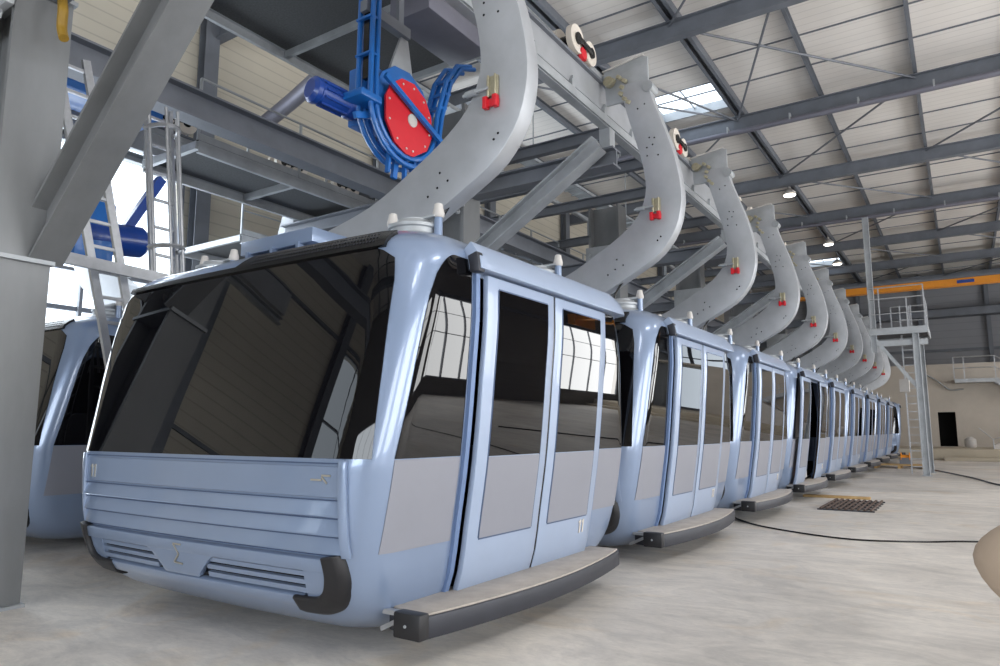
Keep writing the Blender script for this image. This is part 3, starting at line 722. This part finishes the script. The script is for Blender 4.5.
MB().bx(-0.07, 0.07, -16, 12, 0.50, 1.03).build('web_plate', 'galvarm', t2)
MB().bx(-0.13, 0.13, -16, 12, 1.03, 1.06).build('running_rail', 'steel', t2)
m = MB().channel((0, -16, 0.34), (0, 12, 0.34), 0.16, 0.16, 0.02); m.build('guide_channel', 'galv', t2)
tag(MB().ibeam((-9.0, -4, 6.20), (-9.0, 44, 6.20), 0.32, 0.44, 0.03, 0.02).build('girder', 'steel', loc=(-9.0, 0, 6.20)), 'long grey steel girder running between the two tracks', 'girder')

# support frames
FYs = [2.80, 9.85, 16.6, 23.35, 30.1, 36.85]
def make_frame(kf):
    f = empty('support_frame', (-7.53, FYs[kf], 0))
    m = MB().ibeam((0, 0.0, 0), (0, 0.0, 7.4), 0.5, 0.86, 0.06, 0.04, up=(1, 0, 0)); m.v = m.v
    c = m.build('column', 'column', f)
    MB().bx(-0.48, 0.48, -0.27, 0.27, 0.0, 0.03).build('base_plate', 'galv', f)
    MB().bx(-0.48, 0.48, -0.27, 0.27, 3.08, 3.12).build('stiffener', 'galv', f)
    MB().bx(-0.48, 0.48, -0.27, 0.27, 5.72, 5.76).build('stiffener', 'galv', f)
    if kf == 0:
        MB().ibeam((0.30, 0.2, 3.25), (3.02, 0.2, 5.68), 0.30, 0.42, 0.03, 0.02, up=(0, 0, 1)).build('brace', 'column', f)
        MB().ibeam((-0.30, -0.05, 3.2), (-3.4, -0.05, 5.75), 0.32, 0.42, 0.03, 0.02, up=(0, 0, 1)).build('brace', 'column', f)
    else:
        MB().ibeam((0.2, -0.29, 4.2), (3.08, -0.29, 5.98), 0.26, 0.26, 0.025, 0.02, up=(0, 0, 1)).build('brace', 'galv', f)
        MB().ibeam((-0.2, 0.0, 4.05), (-3.9, 0.0, 5.66), 0.26, 0.28, 0.025, 0.02, up=(0, 0, 1)).build('brace', 'galv', f)
    MB().ibeam((-4.6, 0.0, 5.82), (-0.46, 0.0, 5.82), 0.3, 0.3, 0.03, 0.02).build('cross_beam', 'steel', f)
    MB().ibeam((0.46, 0.0, 5.82), (3.25, 0.0, 5.82), 0.3, 0.3, 0.03, 0.02).build('cross_beam', 'steel', f)
    MB().bx(-0.48, 0.48, -0.34, -0.27, 5.45, 6.3).build('gusset_plate', 'galv', f, bevel=0.01)
    for x in (-0.38, 0.38):
        for z in (5.35, 5.75, 6.1): MB().lathe((x, -0.34, z), (0, -1, 0), [(0.05, 0), (0.05, 0.03), (0.03, 0.03), (0.03, 0.06)], 6).build('bolt', 'galv', f)
    MB().bx(3.0, 3.18, -0.1, 0.1, 5.97, 6.32).build('bracket', 'galv', f)
    return f
fr = make_frame(0)
FLB = ['large grey steel column with Y braces in the left foreground', 'steel support frame whose diagonal brace rises between the first and second hangers',
       'steel support frame behind the third gondola hanger', 'steel support frame behind the fourth and fifth hangers', 'steel support frame behind the sixth hanger', 'farthest steel support frame under the track']
tag(fr, FLB[0], 'support frame', 'support frames under the tracks')
for k in range(1, 6):
    if k == 1: fr1 = c = make_frame(1)
    else: c = copy_tree(fr1); c.location = (-7.53, FYs[k], 0)
    tag(c, FLB[k], 'support frame', 'support frames under the tracks')

# yellow and orange straps on the column head
tag(MB().tube(smoothline([(-6.90, 2.86, 5.62), (-6.82, 2.84, 5.48), (-6.86, 2.86, 5.33), (-6.80, 2.86, 5.2)], 5), 0.045, 10).build('lifting_strap', 'yellow', smooth=True, loc=(-6.9, 2.9, 5.2)), 'yellow lifting strap bundle hung at the head of the foreground column', 'strap')

# ------------------------------------------------------------ catwalks behind
def rail(mb, pts, z0, h=1.05, posts=True, r=0.022):
    for hh in (h, h*0.5): mb.tube([(p[0], p[1], z0+hh) for p in pts], r, 8)
def catwalk(x0, x1, y0, y1, z, label, rails):
    r = empty('catwalk', ((x0+x1)/2, (y0+y1)/2, z), label, 'catwalk'); X, Y = r.location.x, r.location.y
    MB().bx(x0-X, x1-X, y0-Y, y1-Y, -0.03, 0.0).build('grating', 'grating', r)
    m = MB().channel((x0-X, y0-Y, -0.12), (x0-X, y1-Y, -0.12), 0.07, 0.2); m.channel((x1-X, y0-Y, -0.12), (x1-X, y1-Y, -0.12), 0.07, 0.2, flip=-1)
    n = max(1, int((y1-y0)/1.6))
    for i in range(n+1): yy = y0+(y1-y0)*i/n-Y; m.bx(x0-X, x1-X, yy-0.04, yy+0.04, -0.16, -0.03)
    m.build('edge_channel', 'galv', r)
    for side in rails:
        xx = (x0 if side == 'l' else x1)-X; m = MB()
        m.tube([(xx, y0-Y, 1.05), (xx, y1-Y, 1.05)], 0.022, 8); m.tube([(xx, y0-Y, 0.55), (xx, y1-Y, 0.55)], 0.018, 8); m.bx(xx-0.006, xx+0.006, y0-Y, y1-Y, 0, 0.12)
        for i in range(n+1): yy = y0+(y1-y0)*i/n-Y; m.bar((xx, yy, 0), (xx, yy, 1.05), 0.04, 0.04)
        m.build('handrail', 'galv', r)
    return r
catwalk(-11.55, -10.0, 6.3, 12.5, 6.2, 'grated catwalk with handrails in front of the bright left window', 'lr')
catwalk(-15.4, -13.2, 9.5, 24.0, 5.9, 'grated catwalk along the cream cladding wall', 'r')
catwalk(-11.55, -10.0, 13.5, 30.0, 6.2, 'grated catwalk beyond the red disc drive', 'lr')
catwalk(-10.3, -6.2, 6.2, 10.2, 8.75, 'high dark platform above the blue drive unit', 'l')
tag(MB().bx(-7.1, -6.3, 7.6, 9.2, 7.9, 8.5).build('air_duct', 'duct', bevel=0.02, loc=(-6.7, 8.4, 8.3)), 'boxy grey duct under the high dark platform', 'duct')
# bright pipe / conduit line behind hangers
tag(MB().tube([(-9, 10.5, 7.8), (-9, 40, 7.8)], 0.07, 10).build('conduit_pipe', 'galv', smooth=True, loc=(-9, 20, 7.8)), 'long thin galvanized pipe behind the hangers', 'pipe')
cp = bpy.data.objects['conduit_pipe']
for y in (11.8, 13.6, 15.4, 18.5, 21.5, 25, 28, 31): MB().bx(-0.04, 0.04, y-0.03, y+0.03, 7.325-7.8, -0.06).build('pipe_stand', 'galv', cp).location = (0, -20, 0)
# cable trays under the roof on the far side and ladders of cross members
for k, (y, z) in enumerate(((11.8, 7.2), (13.6, 7.2), (15.4, 7.2), (18.5, 7.2), (21.5, 7.2), (25, 7.2), (28, 7.2), (31, 7.2))):
    tag(MB().ibeam((-12.5, y, z), (-5.2, y, z), 0.16, 0.24, 0.02, 0.015).build('tie_beam', 'steel', loc=(-8.8, y, z)), 'grey tie beam running across between the two tracks', 'beam', 'tie beams between the tracks')
# large dark pipe with elbow upper left
tag(MB().tube(smoothline([(-15.5, 11.5, 9.7), (-13.5, 11.2, 10.0), (-10.5, 10.6, 10.5), (-8, 10, 11.0)], 6), 0.2, 14).build('ventilation_pipe', 'duct', smooth=True, loc=(-12, 11, 10)), 'fat grey ventilation pipe rising across the upper left', 'pipe')
# left cable tray
r = empty('cable_tray', (-10.2, 16, 9.4), 'perforated cable tray running below the roof at upper left', 'cable tray')
MB().bx(-0.25, 0.25, -5.3, 14, 0, 0.01).bx(-0.25, -0.24, -5.3, 14, 0, 0.1).bx(0.24, 0.25, -5.3, 14, 0, 0.1).build('tray', 'galv', r)
m = MB()
for y in np.arange(-5.2, 14, 0.5): m.bx(-0.3, 0.3, y-0.02, y+0.02, -0.04, 0)
m.build('tray_rung', 'galv', r)['kind'] = 'stuff'
for y in (16.85, 23.6): MB().bx(0.25, 0.27, y-16-0.02, y-16+0.02, 0.0, 2.36).build('hanger_rod', 'galv', r)

# ------------------------------------------------------------ blue drive with red disc
r = empty('chain_drive', (-6.0, 6.75, 4.8), 'bright blue chain drive with a red disc hanging above the front cabin', 'drive unit')
dz = 0.95
circ = lambda R_, a0, a1, n=20, x=0.0: [(x, math.cos(math.radians(a0+(a1-a0)*k/n))*R_, dz+math.sin(math.radians(a0+(a1-a0)*k/n))*R_) for k in range(n+1)]
# red disc: faceted plate
oct_ = [(0.44*math.cos(a), 0.50*math.sin(a)) for a in [math.radians(v) for v in (-80, -40, -12, 20, 48, 80, 110, 140, 165, 200, 235, 262)]]
m = MB().plate([(a*1.1, b*1.05+dz-0.06) for a, b in oct_], 0.07, 0.10, map=lambda a, b, t: (t, a, b)); d = m.build('disc_cover', 'red', r)
m = MB().lathe((0.10, 0.05, dz-0.08), (1, 0, 0), [(0.09, 0), (0.09, 0.015), (0.05, 0.03)], 20); m.build('hub', 'cap', d, smooth=True)
for a, b in oct_: MB().lathe((0.10, a*0.95, b*0.9+dz-0.06), (1, 0, 0), [(0.015, 0), (0.015, 0.01)], 8).build('cover_bolt', 'cap', d)
MB().plate([(a*1.32, b*1.3+dz+0.02) for a, b in oct_], -0.12, 0.0, map=lambda a, b, t: (t, a, b)).build('back_plate', 'bluemach', r, bevel=0.01)
m = MB()
for R_ in (0.60, 0.70):
    pts = [(0.05, -R_+0.03, 3.3), (0.05, -R_, dz+0.3)]+[(0.05, math.cos(math.radians(a))*R_, dz+math.sin(math.radians(a))*R_) for a in range(180, 350, 12)]
    pts += [(0.05, R_+0.05, dz+0.25), (0.05, R_+0.25, dz+0.85), (0.05, R_+0.50, dz+1.2), (0.05, R_+0.85, dz+1.35)]
    m.tube(pts, 0.035, 8)
    pts2 = [(p[0]-0.22, p[1], p[2]) for p in pts]; m.tube(pts2, 0.035, 8)
gf = m.build('guide_frame', 'bluemach', r, smooth=True)
m = MB()
for k in range(4): MB().bx(-0.2, 0.07, -0.74, -0.56, 1.5+k*0.5, 1.53+k*0.5).build('guide_cleat', 'bluemach', gf)
for a in (200, 262, 290):
    ca, sa = math.cos(math.radians(a)), math.sin(math.radians(a)); MB().bar((-0.05, ca*0.60, dz+sa*0.60), (-0.05, ca*0.92, dz+sa*0.92), 0.08, 0.05, up=(1, 0, 0)).build('guide_cleat', 'bluemach', gf)
for k in range(3): MB().box((-0.05, 0.76+k*0.09, dz+0.4+k*0.25), (0.24, 0.18, 0.04), Matrix.Rotation(0.3, 3, 'X')).build('guide_cleat', 'bluemach', gf)
MB().bar((0.16, -0.55, dz+0.30), (0.16, 0.66, dz-0.22), 0.05, 0.07).build('cross_bar', 'bluemach', r)
MB().bar((-0.06, -0.66, 1.2), (-0.06, -0.66, 3.4), 0.09, 0.06).build('chain_channel', 'blackgloss', r)
MB().bx(-0.5, -0.12, -0.55, -0.1, 0.7, 1.5).bx(-0.35, 0.12, -0.92, -0.55, 0.85, 0.95).build('gearbox', 'bluemach', r, bevel=0.02)
mo = MB().lathe((-0.3, -0.55, 0.88), (-0.15, -1, 0.05), [(0.13, 0), (0.13, 0.06), (0.17, 0.08), (0.17, 0.2), (0.155, 0.22), (0.155, 0.62), (0.17, 0.64), (0.17, 0.70), (0.12, 0.74)], 24).build('motor', 'bluemotor', r, smooth=True)
m = MB()
for k in range(10): a = 2*PI*k/10; m.bar((-0.33+math.cos(a)*0.16, -0.78, 0.89+math.sin(a)*0.16), (-0.38+math.cos(a)*0.16, -1.15, 0.91+math.sin(a)*0.16), 0.012, 0.03)
m.build('cooling_fin', 'bluemotor', mo)
MB().plate([(-0.25, 1.5), (0.25, 1.5), (0.12, 2.1), (-0.02, 2.1)], -0.1, -0.06, map=lambda a, b, t: (t, a, b)).build('hanger_plate', 'galv', r)
MB().bx(-0.12, 0.0, -0.75, 0.1, 2.1, 2.25).bx(-0.1, -0.04, -0.1, 0.0, 2.1, 3.45).build('support_bar', 'steel', r)
for k, (y, z) in enumerate(((-0.28, 0.15), (0.05, 0.12), (0.25, 0.2))): MB().bar((-0.02, y, z-0.08), (-0.02, y*0.9, z+0.28), 0.06, 0.04).build('foot', 'bluemach', r)

# second blue drive, beyond the foreground column
r = empty('drive_housing', (-11.0, 5.3, 6.6), 'big blue machine housing behind the foreground column', 'machine')
MB().bx(-0.5, 0.3, -0.9, 0.8, 0.0, 0.55).bx(-0.4, 0.2, -0.5, 0.6, 0.55, 0.7).build('housing', 'bluemach', r, bevel=0.02)
MB().bx(0.3, 0.33, -0.9, 0.8, 0.12, 0.17).bx(0.3, 0.33, -0.9, 0.8, 0.38, 0.43).build('stiffening_rib', 'bluemotor', r)
MB().lathe((-0.1, 0.5, 0.7), (0, 0, 1), [(0.12, 0), (0.12, 0.12), (0.05, 0.18)], 14).build('filler_cap', 'bluemach', r, smooth=True)
r = empty('gear_motor', (-9.6, 4.65, 3.75), 'dark blue gear motor seen between ladder and foreground column', 'motor')
MB().lathe((0, -0.3, 0.35), (0, 1, 0.1), [(0.25, 0), (0.32, 0.05), (0.32, 0.35), (0.22, 0.4), (0.22, 0.9), (0.18, 0.95)], 24).build('motor_body', 'bluemotor', r, smooth=True)
MB().bx(-0.3, 0.3, -0.4, 0.1, 0.0, 0.8).build('gearbox', 'bluemach', r, bevel=0.03)
MB().bar((0.0, 0.4, 0.6), (0.0, 0.85, 1.45), 0.12, 0.12).build('strut', 'bluemotor', r)
MB().bar((0.0, -0.1, 0.8), (0.0, -0.1, 1.3), 0.08, 0.08).build('hanger', 'steel', r)

# leaning ladder with cage at the left
def ladder(name, p0, p1, wdir, w_, label, rungs=14, cage=False):
    r = empty(name, p0, label, 'ladder'); p0 = Vector(p0); p1 = Vector(p1)-p0; wv = Vector(wdir).normalized()*w_/2
    for s in (-1, 1): MB().bar(wv*s, p1+wv*s, 0.05, 0.09 if not cage else 0.045, up=wv).build('stile', 'alu', r)
    for k in range(rungs):
        q = p1*((k+0.5)/rungs); MB().bar(q-wv, q+wv, 0.035, 0.035).build('rung', 'alu', r)
    if cage:
        out = Vector((1, 0, 0))*0.34
        for k in range(3):
            q = p1*(0.4+0.27*k); pts = [q-wv+out*0]+[q+wv*1.15*(-math.cos(a))+out*math.sin(a) for a in np.linspace(0, PI, 9)]
            MB().tube(pts, 0.03, 6).build('cage_hoop', 'alu', r)
        for a in np.linspace(0.3, PI-0.3, 4):
            o_ = wv*1.15*(-math.cos(a))+out*math.sin(a); MB().tube([p1*0.38+o_, p1*0.98+o_], 0.02, 6).build('cage_bar', 'alu', r)
    return r
ladder('ladder', (-8.4, 5.08, 0.02), (-8.4, 3.62, 5.9), (0.0, 1, 0), 0.34, 'worn aluminium ladder leaning beside the foreground column', 20)
ladder('caged_ladder', (-8.62, 5.45, 0.02), (-8.62, 4.83, 5.8), (0.0, 1, 0), 0.34, 'aluminium ladder with safety cage up to the catwalk', 16, True)
tag(MB().bar((-7.985, 2.9, 3.42), (-8.15, 4.9, 3.40), 0.05, 0.13).build('guard_board', 'alu', loc=(-8.9, 4.3, 3.4)), 'pale aluminium board rail crossing in front of the ladders', 'rail')

# ------------------------------------------------------------ inspection tower on the right
r = empty('inspection_tower', (-1.75, 28.9, 0), 'galvanized inspection tower with railed platform beside the row', 'tower')
for (x, y) in ((0.55, -0.7), (0.60, 1.5)):
    MB().ibeam((x, y, 0), (x, y, 5.1), 0.2, 0.2, 0.02, 0.015, up=(1, 0, 0)).bx(x-0.15, x+0.15, y-0.15, y+0.15, 0, 0.02).build('leg', 'galv', r)
MB().ibeam((-0.75, -0.7, 4.3), (-0.75, -0.7, 9.3), 0.16, 0.2, 0.02, 0.015, up=(1, 0, 0)).build('mast', 'galv', r)
MB().bx(-0.85, 0.9, -0.8, 1.4, 5.0, 5.12).build('deck', 'grating', r)
MB().bx(-0.88, 0.93, -0.84, -0.8, 4.9, 5.14).bx(-0.88, 0.93, 1.4, 1.44, 4.9, 5.14).bx(0.9, 0.94, -0.8, 1.4, 4.9, 5.14).bx(-0.88, 0.9, -0.72, -0.6, 4.5, 4.7).build('edge_beam', 'galv', r)
m = MB()
for z in (0.55, 1.1): m.tube([(-0.8, -0.8, 5.1+z), (0.88, -0.8, 5.1+z), (0.88, 1.4, 5.1+z), (-0.3, 1.4, 5.1+z)], 0.022, 6)
for (x, y) in ((-0.8, -0.8), (-0.5, -0.8), (0.35, -0.8), (0.88, -0.8), (0.88, -0.1), (0.88, 0.6), (0.88, 1.4), (0.3, 1.4), (-0.3, 1.4)): m.bar((x, y, 5.1), (x, y, 6.2), 0.04, 0.04)
m.tube([(-0.8, -0.8, 6.6), (0.88, -0.8, 6.6)], 0.022, 6); m.bar((0.88, -0.8, 6.2), (0.88, -0.8, 6.6), 0.04, 0.04); m.bar((-0.5, -0.8, 6.2), (-0.5, -0.8, 6.6), 0.04, 0.04)
m.build('railing', 'alu', r)
MB().bar((0.5, -0.7, 3.0), (-0.7, -0.7, 4.75), 0.1, 0.12).build('brace', 'galv', r)
lt = MB()
for x in (0.05, 0.4): lt.bar((x, 0.5, 0), (x, 0.5, 6.1), 0.04, 0.05)
for k in range(20): lt.bar((0.05, 0.5, 0.25+k*0.28), (0.4, 0.5, 0.25+k*0.28), 0.025, 0.025)
lt.build('access_ladder', 'alu', r)
MB().bx(-0.1, 0.2, -0.1, 0.25, 2.9, 3.35).build('junction_box', 'cap', r)

# ------------------------------------------------------------ far end objects
r = empty('stair_landing', (-0.4, 49.2, 4.3), 'grey metal landing with railing and stairs on the concrete back wall', 'stairs')
MB().bx(0.1, 2.2, -0.2, 0.8, 0.0, 0.22).build('landing', 'galv', r)
m = MB()
for z in (0.65, 1.3): m.tube([(0.1, -0.2, 0.2+z), (2.1, -0.2, 0.2+z), (6.0, -0.2, -2.4+z)], 0.03, 6)
for (x, z) in ((0.1, 0.2), (0.6, 0.2), (2.1, 0.2), (3.4, -0.66), (4.7, -1.5), (6.0, -2.4)): m.bar((x, -0.2, z), (x, -0.2, z+1.3), 0.05, 0.05)
m.build('railing', 'alu', r)
m = MB().bar((2.1, -0.15, 0.1), (6.0, -0.15, -2.5), 0.05, 0.3); m.bar((2.1, 0.75, 0.1), (6.0, 0.75, -2.5), 0.05, 0.3)
for k in range(14): m.bx(2.1+k*0.28, 2.4+k*0.28, -0.15, 0.75, 0.08-k*0.186, 0.12-k*0.186)
m.build('stair_flight', 'galv', r)
r = empty('lower_stairs', (1.2, 45.5, 0.56), 'short concrete stairs with handrail at the right end of the kerb', 'stairs')
MB().plate([(0, 0), (4, 0), (4, 1.6), (2.0, 1.0), (0.4, 0.35), (0, 0.2)], 0, 1.2).build('flight', 'cap', r)
MB().tube([(-0.6, 0, 1.1), (0.0, 0, 0.5), (2, 0, 1.2), (4, 0, 2.0)], 0.03, 6).tube([(0, 0, 0), (0, 0, 0.5)], 0.03, 6).build('handrail', 'alu', r)
tag(MB().lathe((0.2, 48.6, 0.56), (0, 0, 1), [(0.25, 0), (0.3, 0.15), (0.28, 0.45), (0.1, 0.6)], 14).build('cement_sack', 'cap', smooth=True, loc=(0.2, 48.6, 0.56)), 'pale round sack standing on the slab right of the dark doorway', 'sack')
tag(MB().tube(smoothline([(-1.75, 49.9, 4.9), (-1.2, 49.85, 4.5), (-0.6, 49.85, 3.95), (0.0, 49.85, 3.95), (0.1, 49.85, 3.98)], 5), 0.04, 8).build('wall_pipe', 'galv', smooth=True, loc=(-1, 49.9, 4.5)), 'bent thin pipe on the concrete wall above the doorway', 'pipe')
r = empty('timber_pallet', (-2.35, 33.6, 0), 'wooden pallet on the floor by the last cabins', 'pallet')
m = MB()
for k in range(6): m.bx(-0.9, 0.9, -0.75+k*0.27, -0.60+k*0.27, 0.12, 0.145)
m.build('deck_board', 'wood', r); m = MB()
for x in (-0.85, 0, 0.85): m.bx(x-0.05, x+0.05, -0.75, 0.75, 0.0, 0.12)
m.build('bearer', 'wood', r)
r = empty('orange_winder', (-2.2, 34.2, 0.15), 'small orange cable winder on the wooden pallet', 'winder')
MB().lathe((-0.15, 0, 0.25), (1, 0, 0), [(0.22, 0), (0.22, 0.03), (0.12, 0.04), (0.12, 0.3), (0.22, 0.31), (0.22, 0.34)], 18).build('drum', 'orange', r, smooth=True)
MB().bx(-0.2, 0.25, -0.2, -0.17, 0, 0.25).bx(-0.2, 0.25, 0.17, 0.2, 0, 0.25).build('stand', 'steel', r)
for k, (x, c) in enumerate(((-2.3, 'wood'), (-2.9, 'charcoal'))): pass

# floor: cables, grate
tag(MB().tube(smoothline([(-3.9, 13.6, 0.012), (-3.2, 12.4, 0.012), (-2.5, 11.75, 0.012), (-1.48, 11.3, 0.012), (-0.6, 11.6, 0.012), (0.2, 12.1, 0.012), (3, 13, 0.012), (7, 13.5, 0.012)], 8), 0.013, 6).build('floor_cable', 'blackgloss', smooth=True, loc=(0, 12, 0)), 'black cable lying across the floor nearest the camera', 'cable')
tag(MB().tube(smoothline([(-3.2, 37.5, 0.015), (-1.8, 34.2, 0.015), (-0.94, 31.5, 0.015), (0.1, 27.5, 0.015), (0.71, 24.4, 0.015), (2, 21, 0.015), (5, 17, 0.015)], 8), 0.03, 6).build('floor_cable', 'blackgloss', smooth=True, loc=(0, 28, 0)), 'black cable on the far floor passing the inspection tower', 'cable')
r = empty('floor_grate', (-2.05, 16.3, 0.0), 'rusty brown steel grate lying on the floor beside the row', 'grate')
m = MB()
for k in range(9): m.bx(-0.46+k*0.11, -0.42+k*0.11, -1.1, 1.1, 0.02, 0.05)
m.build('bar', M['grate'] if 'grate' in M else mat('rusty_steel', srgb(96, 80, 72), 0.8, 0.2, noise=0.3, scale=10), r)
m = MB()
for k in range(6): m.bx(-0.5, 0.5, -1.1+k*0.42, -1.02+k*0.42, 0.0, 0.025)
m.build('cross_strip', 'charcoal', r)
tag(MB().bx(-3.3, -1.9, 17.9, 18.15, 0.0, 0.05).build('timber_batten', 'wood', loc=(-2.6, 18, 0), bevel=0.004), 'thin timber batten on the floor behind the rusty grate', 'timber')

# ------------------------------------------------------------ person at the right edge, elbow in the picture
def skin_body(name, joints, edges, material, parent, levels=2):
    me = bpy.data.meshes.new(name); me.from_pydata([j[0] for j in joints], edges, []); o = bpy.data.objects.new(name, me); COL.objects.link(o)
    o.parent = parent; me.materials.append(M[material])
    md = o.modifiers.new('skin', 'SKIN')
    for i, j in enumerate(joints):
        v = me.skin_vertices[0].data[i]; rr = j[1]; v.radius = rr if isinstance(rr, tuple) else (rr, rr)
        v.use_root = (i == 0)
    md.use_smooth_shade = True
    s = o.modifiers.new('sub', 'SUBSURF'); s.levels = levels; s.render_levels = levels
    return o
per = empty('person', (0.512, 1.54, 0.02), 'person in a beige jacket at the right edge, bent elbow pointing into the picture', 'person', rz=0)
J = [((0, 0, 0.95), (0.15, 0.12)), ((0, 0, 1.15), (0.145, 0.11)), ((0, 0, 1.36), (0.17, 0.11)), ((0, 0, 1.48), (0.07, 0.07)), ((0, 0.01, 1.56), (0.055, 0.055)),
     ((-0.19, 0, 1.43), (0.075, 0.075)), ((-0.32, 0.02, 1.36), (0.075, 0.08)), ((-0.40, 0.03, 1.28), (0.10, 0.21)), ((-0.34, -0.05, 1.20), (0.06, 0.065)), ((-0.20, -0.16, 1.13), (0.042, 0.045)),
     ((0.19, 0, 1.43), (0.075, 0.075)), ((0.27, 0.0, 1.28), (0.06, 0.06)), ((0.30, -0.02, 1.14), (0.052, 0.055)), ((0.27, -0.14, 1.05), (0.045, 0.045)), ((0.22, -0.24, 1.0), (0.036, 0.036))]
E_ = [(0, 1), (1, 2), (2, 3), (3, 4), (2, 5), (5, 6), (6, 7), (7, 8), (8, 9), (2, 10), (10, 11), (11, 12), (12, 13), (13, 14)]
skin_body('jacket', J, E_, 'jacket', per, 3)
L_ = [((0, 0, 0.93), (0.14, 0.11)), ((-0.1, 0, 0.86), (0.10, 0.10)), ((-0.11, 0, 0.52), (0.07, 0.07)), ((-0.11, 0.01, 0.10), (0.05, 0.05)), ((0.1, 0, 0.86), (0.10, 0.10)), ((0.11, 0, 0.52), (0.07, 0.07)), ((0.11, 0.01, 0.10), (0.05, 0.05))]
skin_body('trousers', L_, [(0, 1), (1, 2), (2, 3), (0, 4), (4, 5), (5, 6)], 'trousers', per)
for s in (-1, 1):
    skin_body('shoe', [((s*0.11, 0.04, 0.05), (0.045, 0.04)), ((s*0.11, -0.08, 0.045), (0.045, 0.035)), ((s*0.11, -0.17, 0.04), (0.04, 0.03))], [(0, 1), (1, 2)], 'black', per)
# head with face
hm = MB(); 
def head_pt(th, ph):
    x = math.sin(ph)*math.cos(th); y = math.sin(ph)*math.sin(th); z = math.cos(ph)
    X, Y, Z = x*0.078, y*0.098, z*0.122
    if z < 0: X *= 1+0.28*z; Y *= 1+0.12*z
    if y < -0.6 and abs(x) < 0.28: Y -= 0.022*max(0, 1-abs(z+0.15)/0.28)*max(0, 1-abs(x)/0.28)
    if y < -0.6 and 0.05 < z < 0.3: Y += 0.008
    return (X, Y, Z+1.68)
nT, nP = 32, 24
hv = [head_pt(2*PI*i/nT, PI*(j+0.5)/nP) for j in range(nP) for i in range(nT)]
hf = [(j*nT+i, j*nT+(i+1) % nT, (j+1)*nT+(i+1) % nT, (j+1)*nT+i) for j in range(nP-1) for i in range(nT)]+[tuple(range(nT)), tuple((nP-1)*nT+i for i in range(nT-1, -1, -1))]
hm.add(hv, hf).tube([(0, 0.01, 1.50), (0, 0.01, 1.60)], 0.05, 14).build('head', 'skin', per, smooth=True, angle=80)
hv2 = [(x*1.09, y*1.09+0.012, (z-1.68)*1.09+1.69) for (x, y, z) in hv]
keep = lambda j, i: (j < 8) or (math.sin(2*PI*i/nT) > -0.15 and j < 15)
MB().add(hv2, [(j*nT+i, j*nT+(i+1) % nT, (j+1)*nT+(i+1) % nT, (j+1)*nT+i) for j in range(nP-1) for i in range(nT) if keep(j, i)]+[tuple(range(nT))]).build('hair', 'hair', per, smooth=True, angle=80)
for s in (-1, 1):
    MB().lathe((s*0.03, -0.086, 1.695), (0, -1, 0), [(0.001, -0.004), (0.013, 0.0), (0.010, 0.006), (0.001, 0.009)], 12).build('eye', 'white', per, smooth=True)
    MB().lathe((s*0.076, 0.005, 1.67), (s, 0.15, 0), [(0.02, 0), (0.03, 0.008), (0.026, 0.016), (0.008, 0.014)], 14).build('ear', 'skin', per, smooth=True)
MB().box((0, -0.090, 1.625), (0.045, 0.008, 0.010)).build('mouth', 'red', per, bevel=0.003)
def hand(base, dirv, up, s):
    b = Vector(base); d = Vector(dirv).normalized(); u = Vector(up); u = (u-d*u.dot(d)).normalized(); sd = d.cross(u)*s
    J = [(b-d*0.02, (0.026, 0.02)), (b+d*0.05, (0.036, 0.016)), (b+d*0.085, (0.038, 0.014))]; E = [(0, 1), (1, 2)]
    for k, (o_, ln) in enumerate(((-0.030, 0.068), (-0.010, 0.078), (0.011, 0.073), (0.030, 0.056))):
        n = len(J); p = b+d*0.09+sd*o_
        J += [(p, (0.0095, 0.0095)), (p+d*ln*0.45-u*0.006, (0.009, 0.009)), (p+d*ln*0.78-u*0.020, (0.008, 0.008)), (p+d*ln*0.95-u*0.036, (0.0068, 0.0068))]
        E += [(2, n), (n, n+1), (n+1, n+2), (n+2, n+3)]
    n = len(J); p = b+d*0.03-sd*0.036; J += [(p, (0.013, 0.012)), (p+d*0.035-sd*0.018-u*0.008, (0.011, 0.011)), (p+d*0.06-sd*0.016-u*0.02, (0.009, 0.009))]; E += [(1, n), (n, n+1), (n+1, n+2)]
    return skin_body('hand', [(tuple(j[0]), j[1]) for j in J], E, 'skin', per)
hand((-0.19, -0.175, 1.125), (0.75, -0.62, -0.3), (0, -0.3, 1), 1)
hand((0.215, -0.25, 0.995), (-0.3, -0.85, -0.2), (0, -0.3, 1), -1)
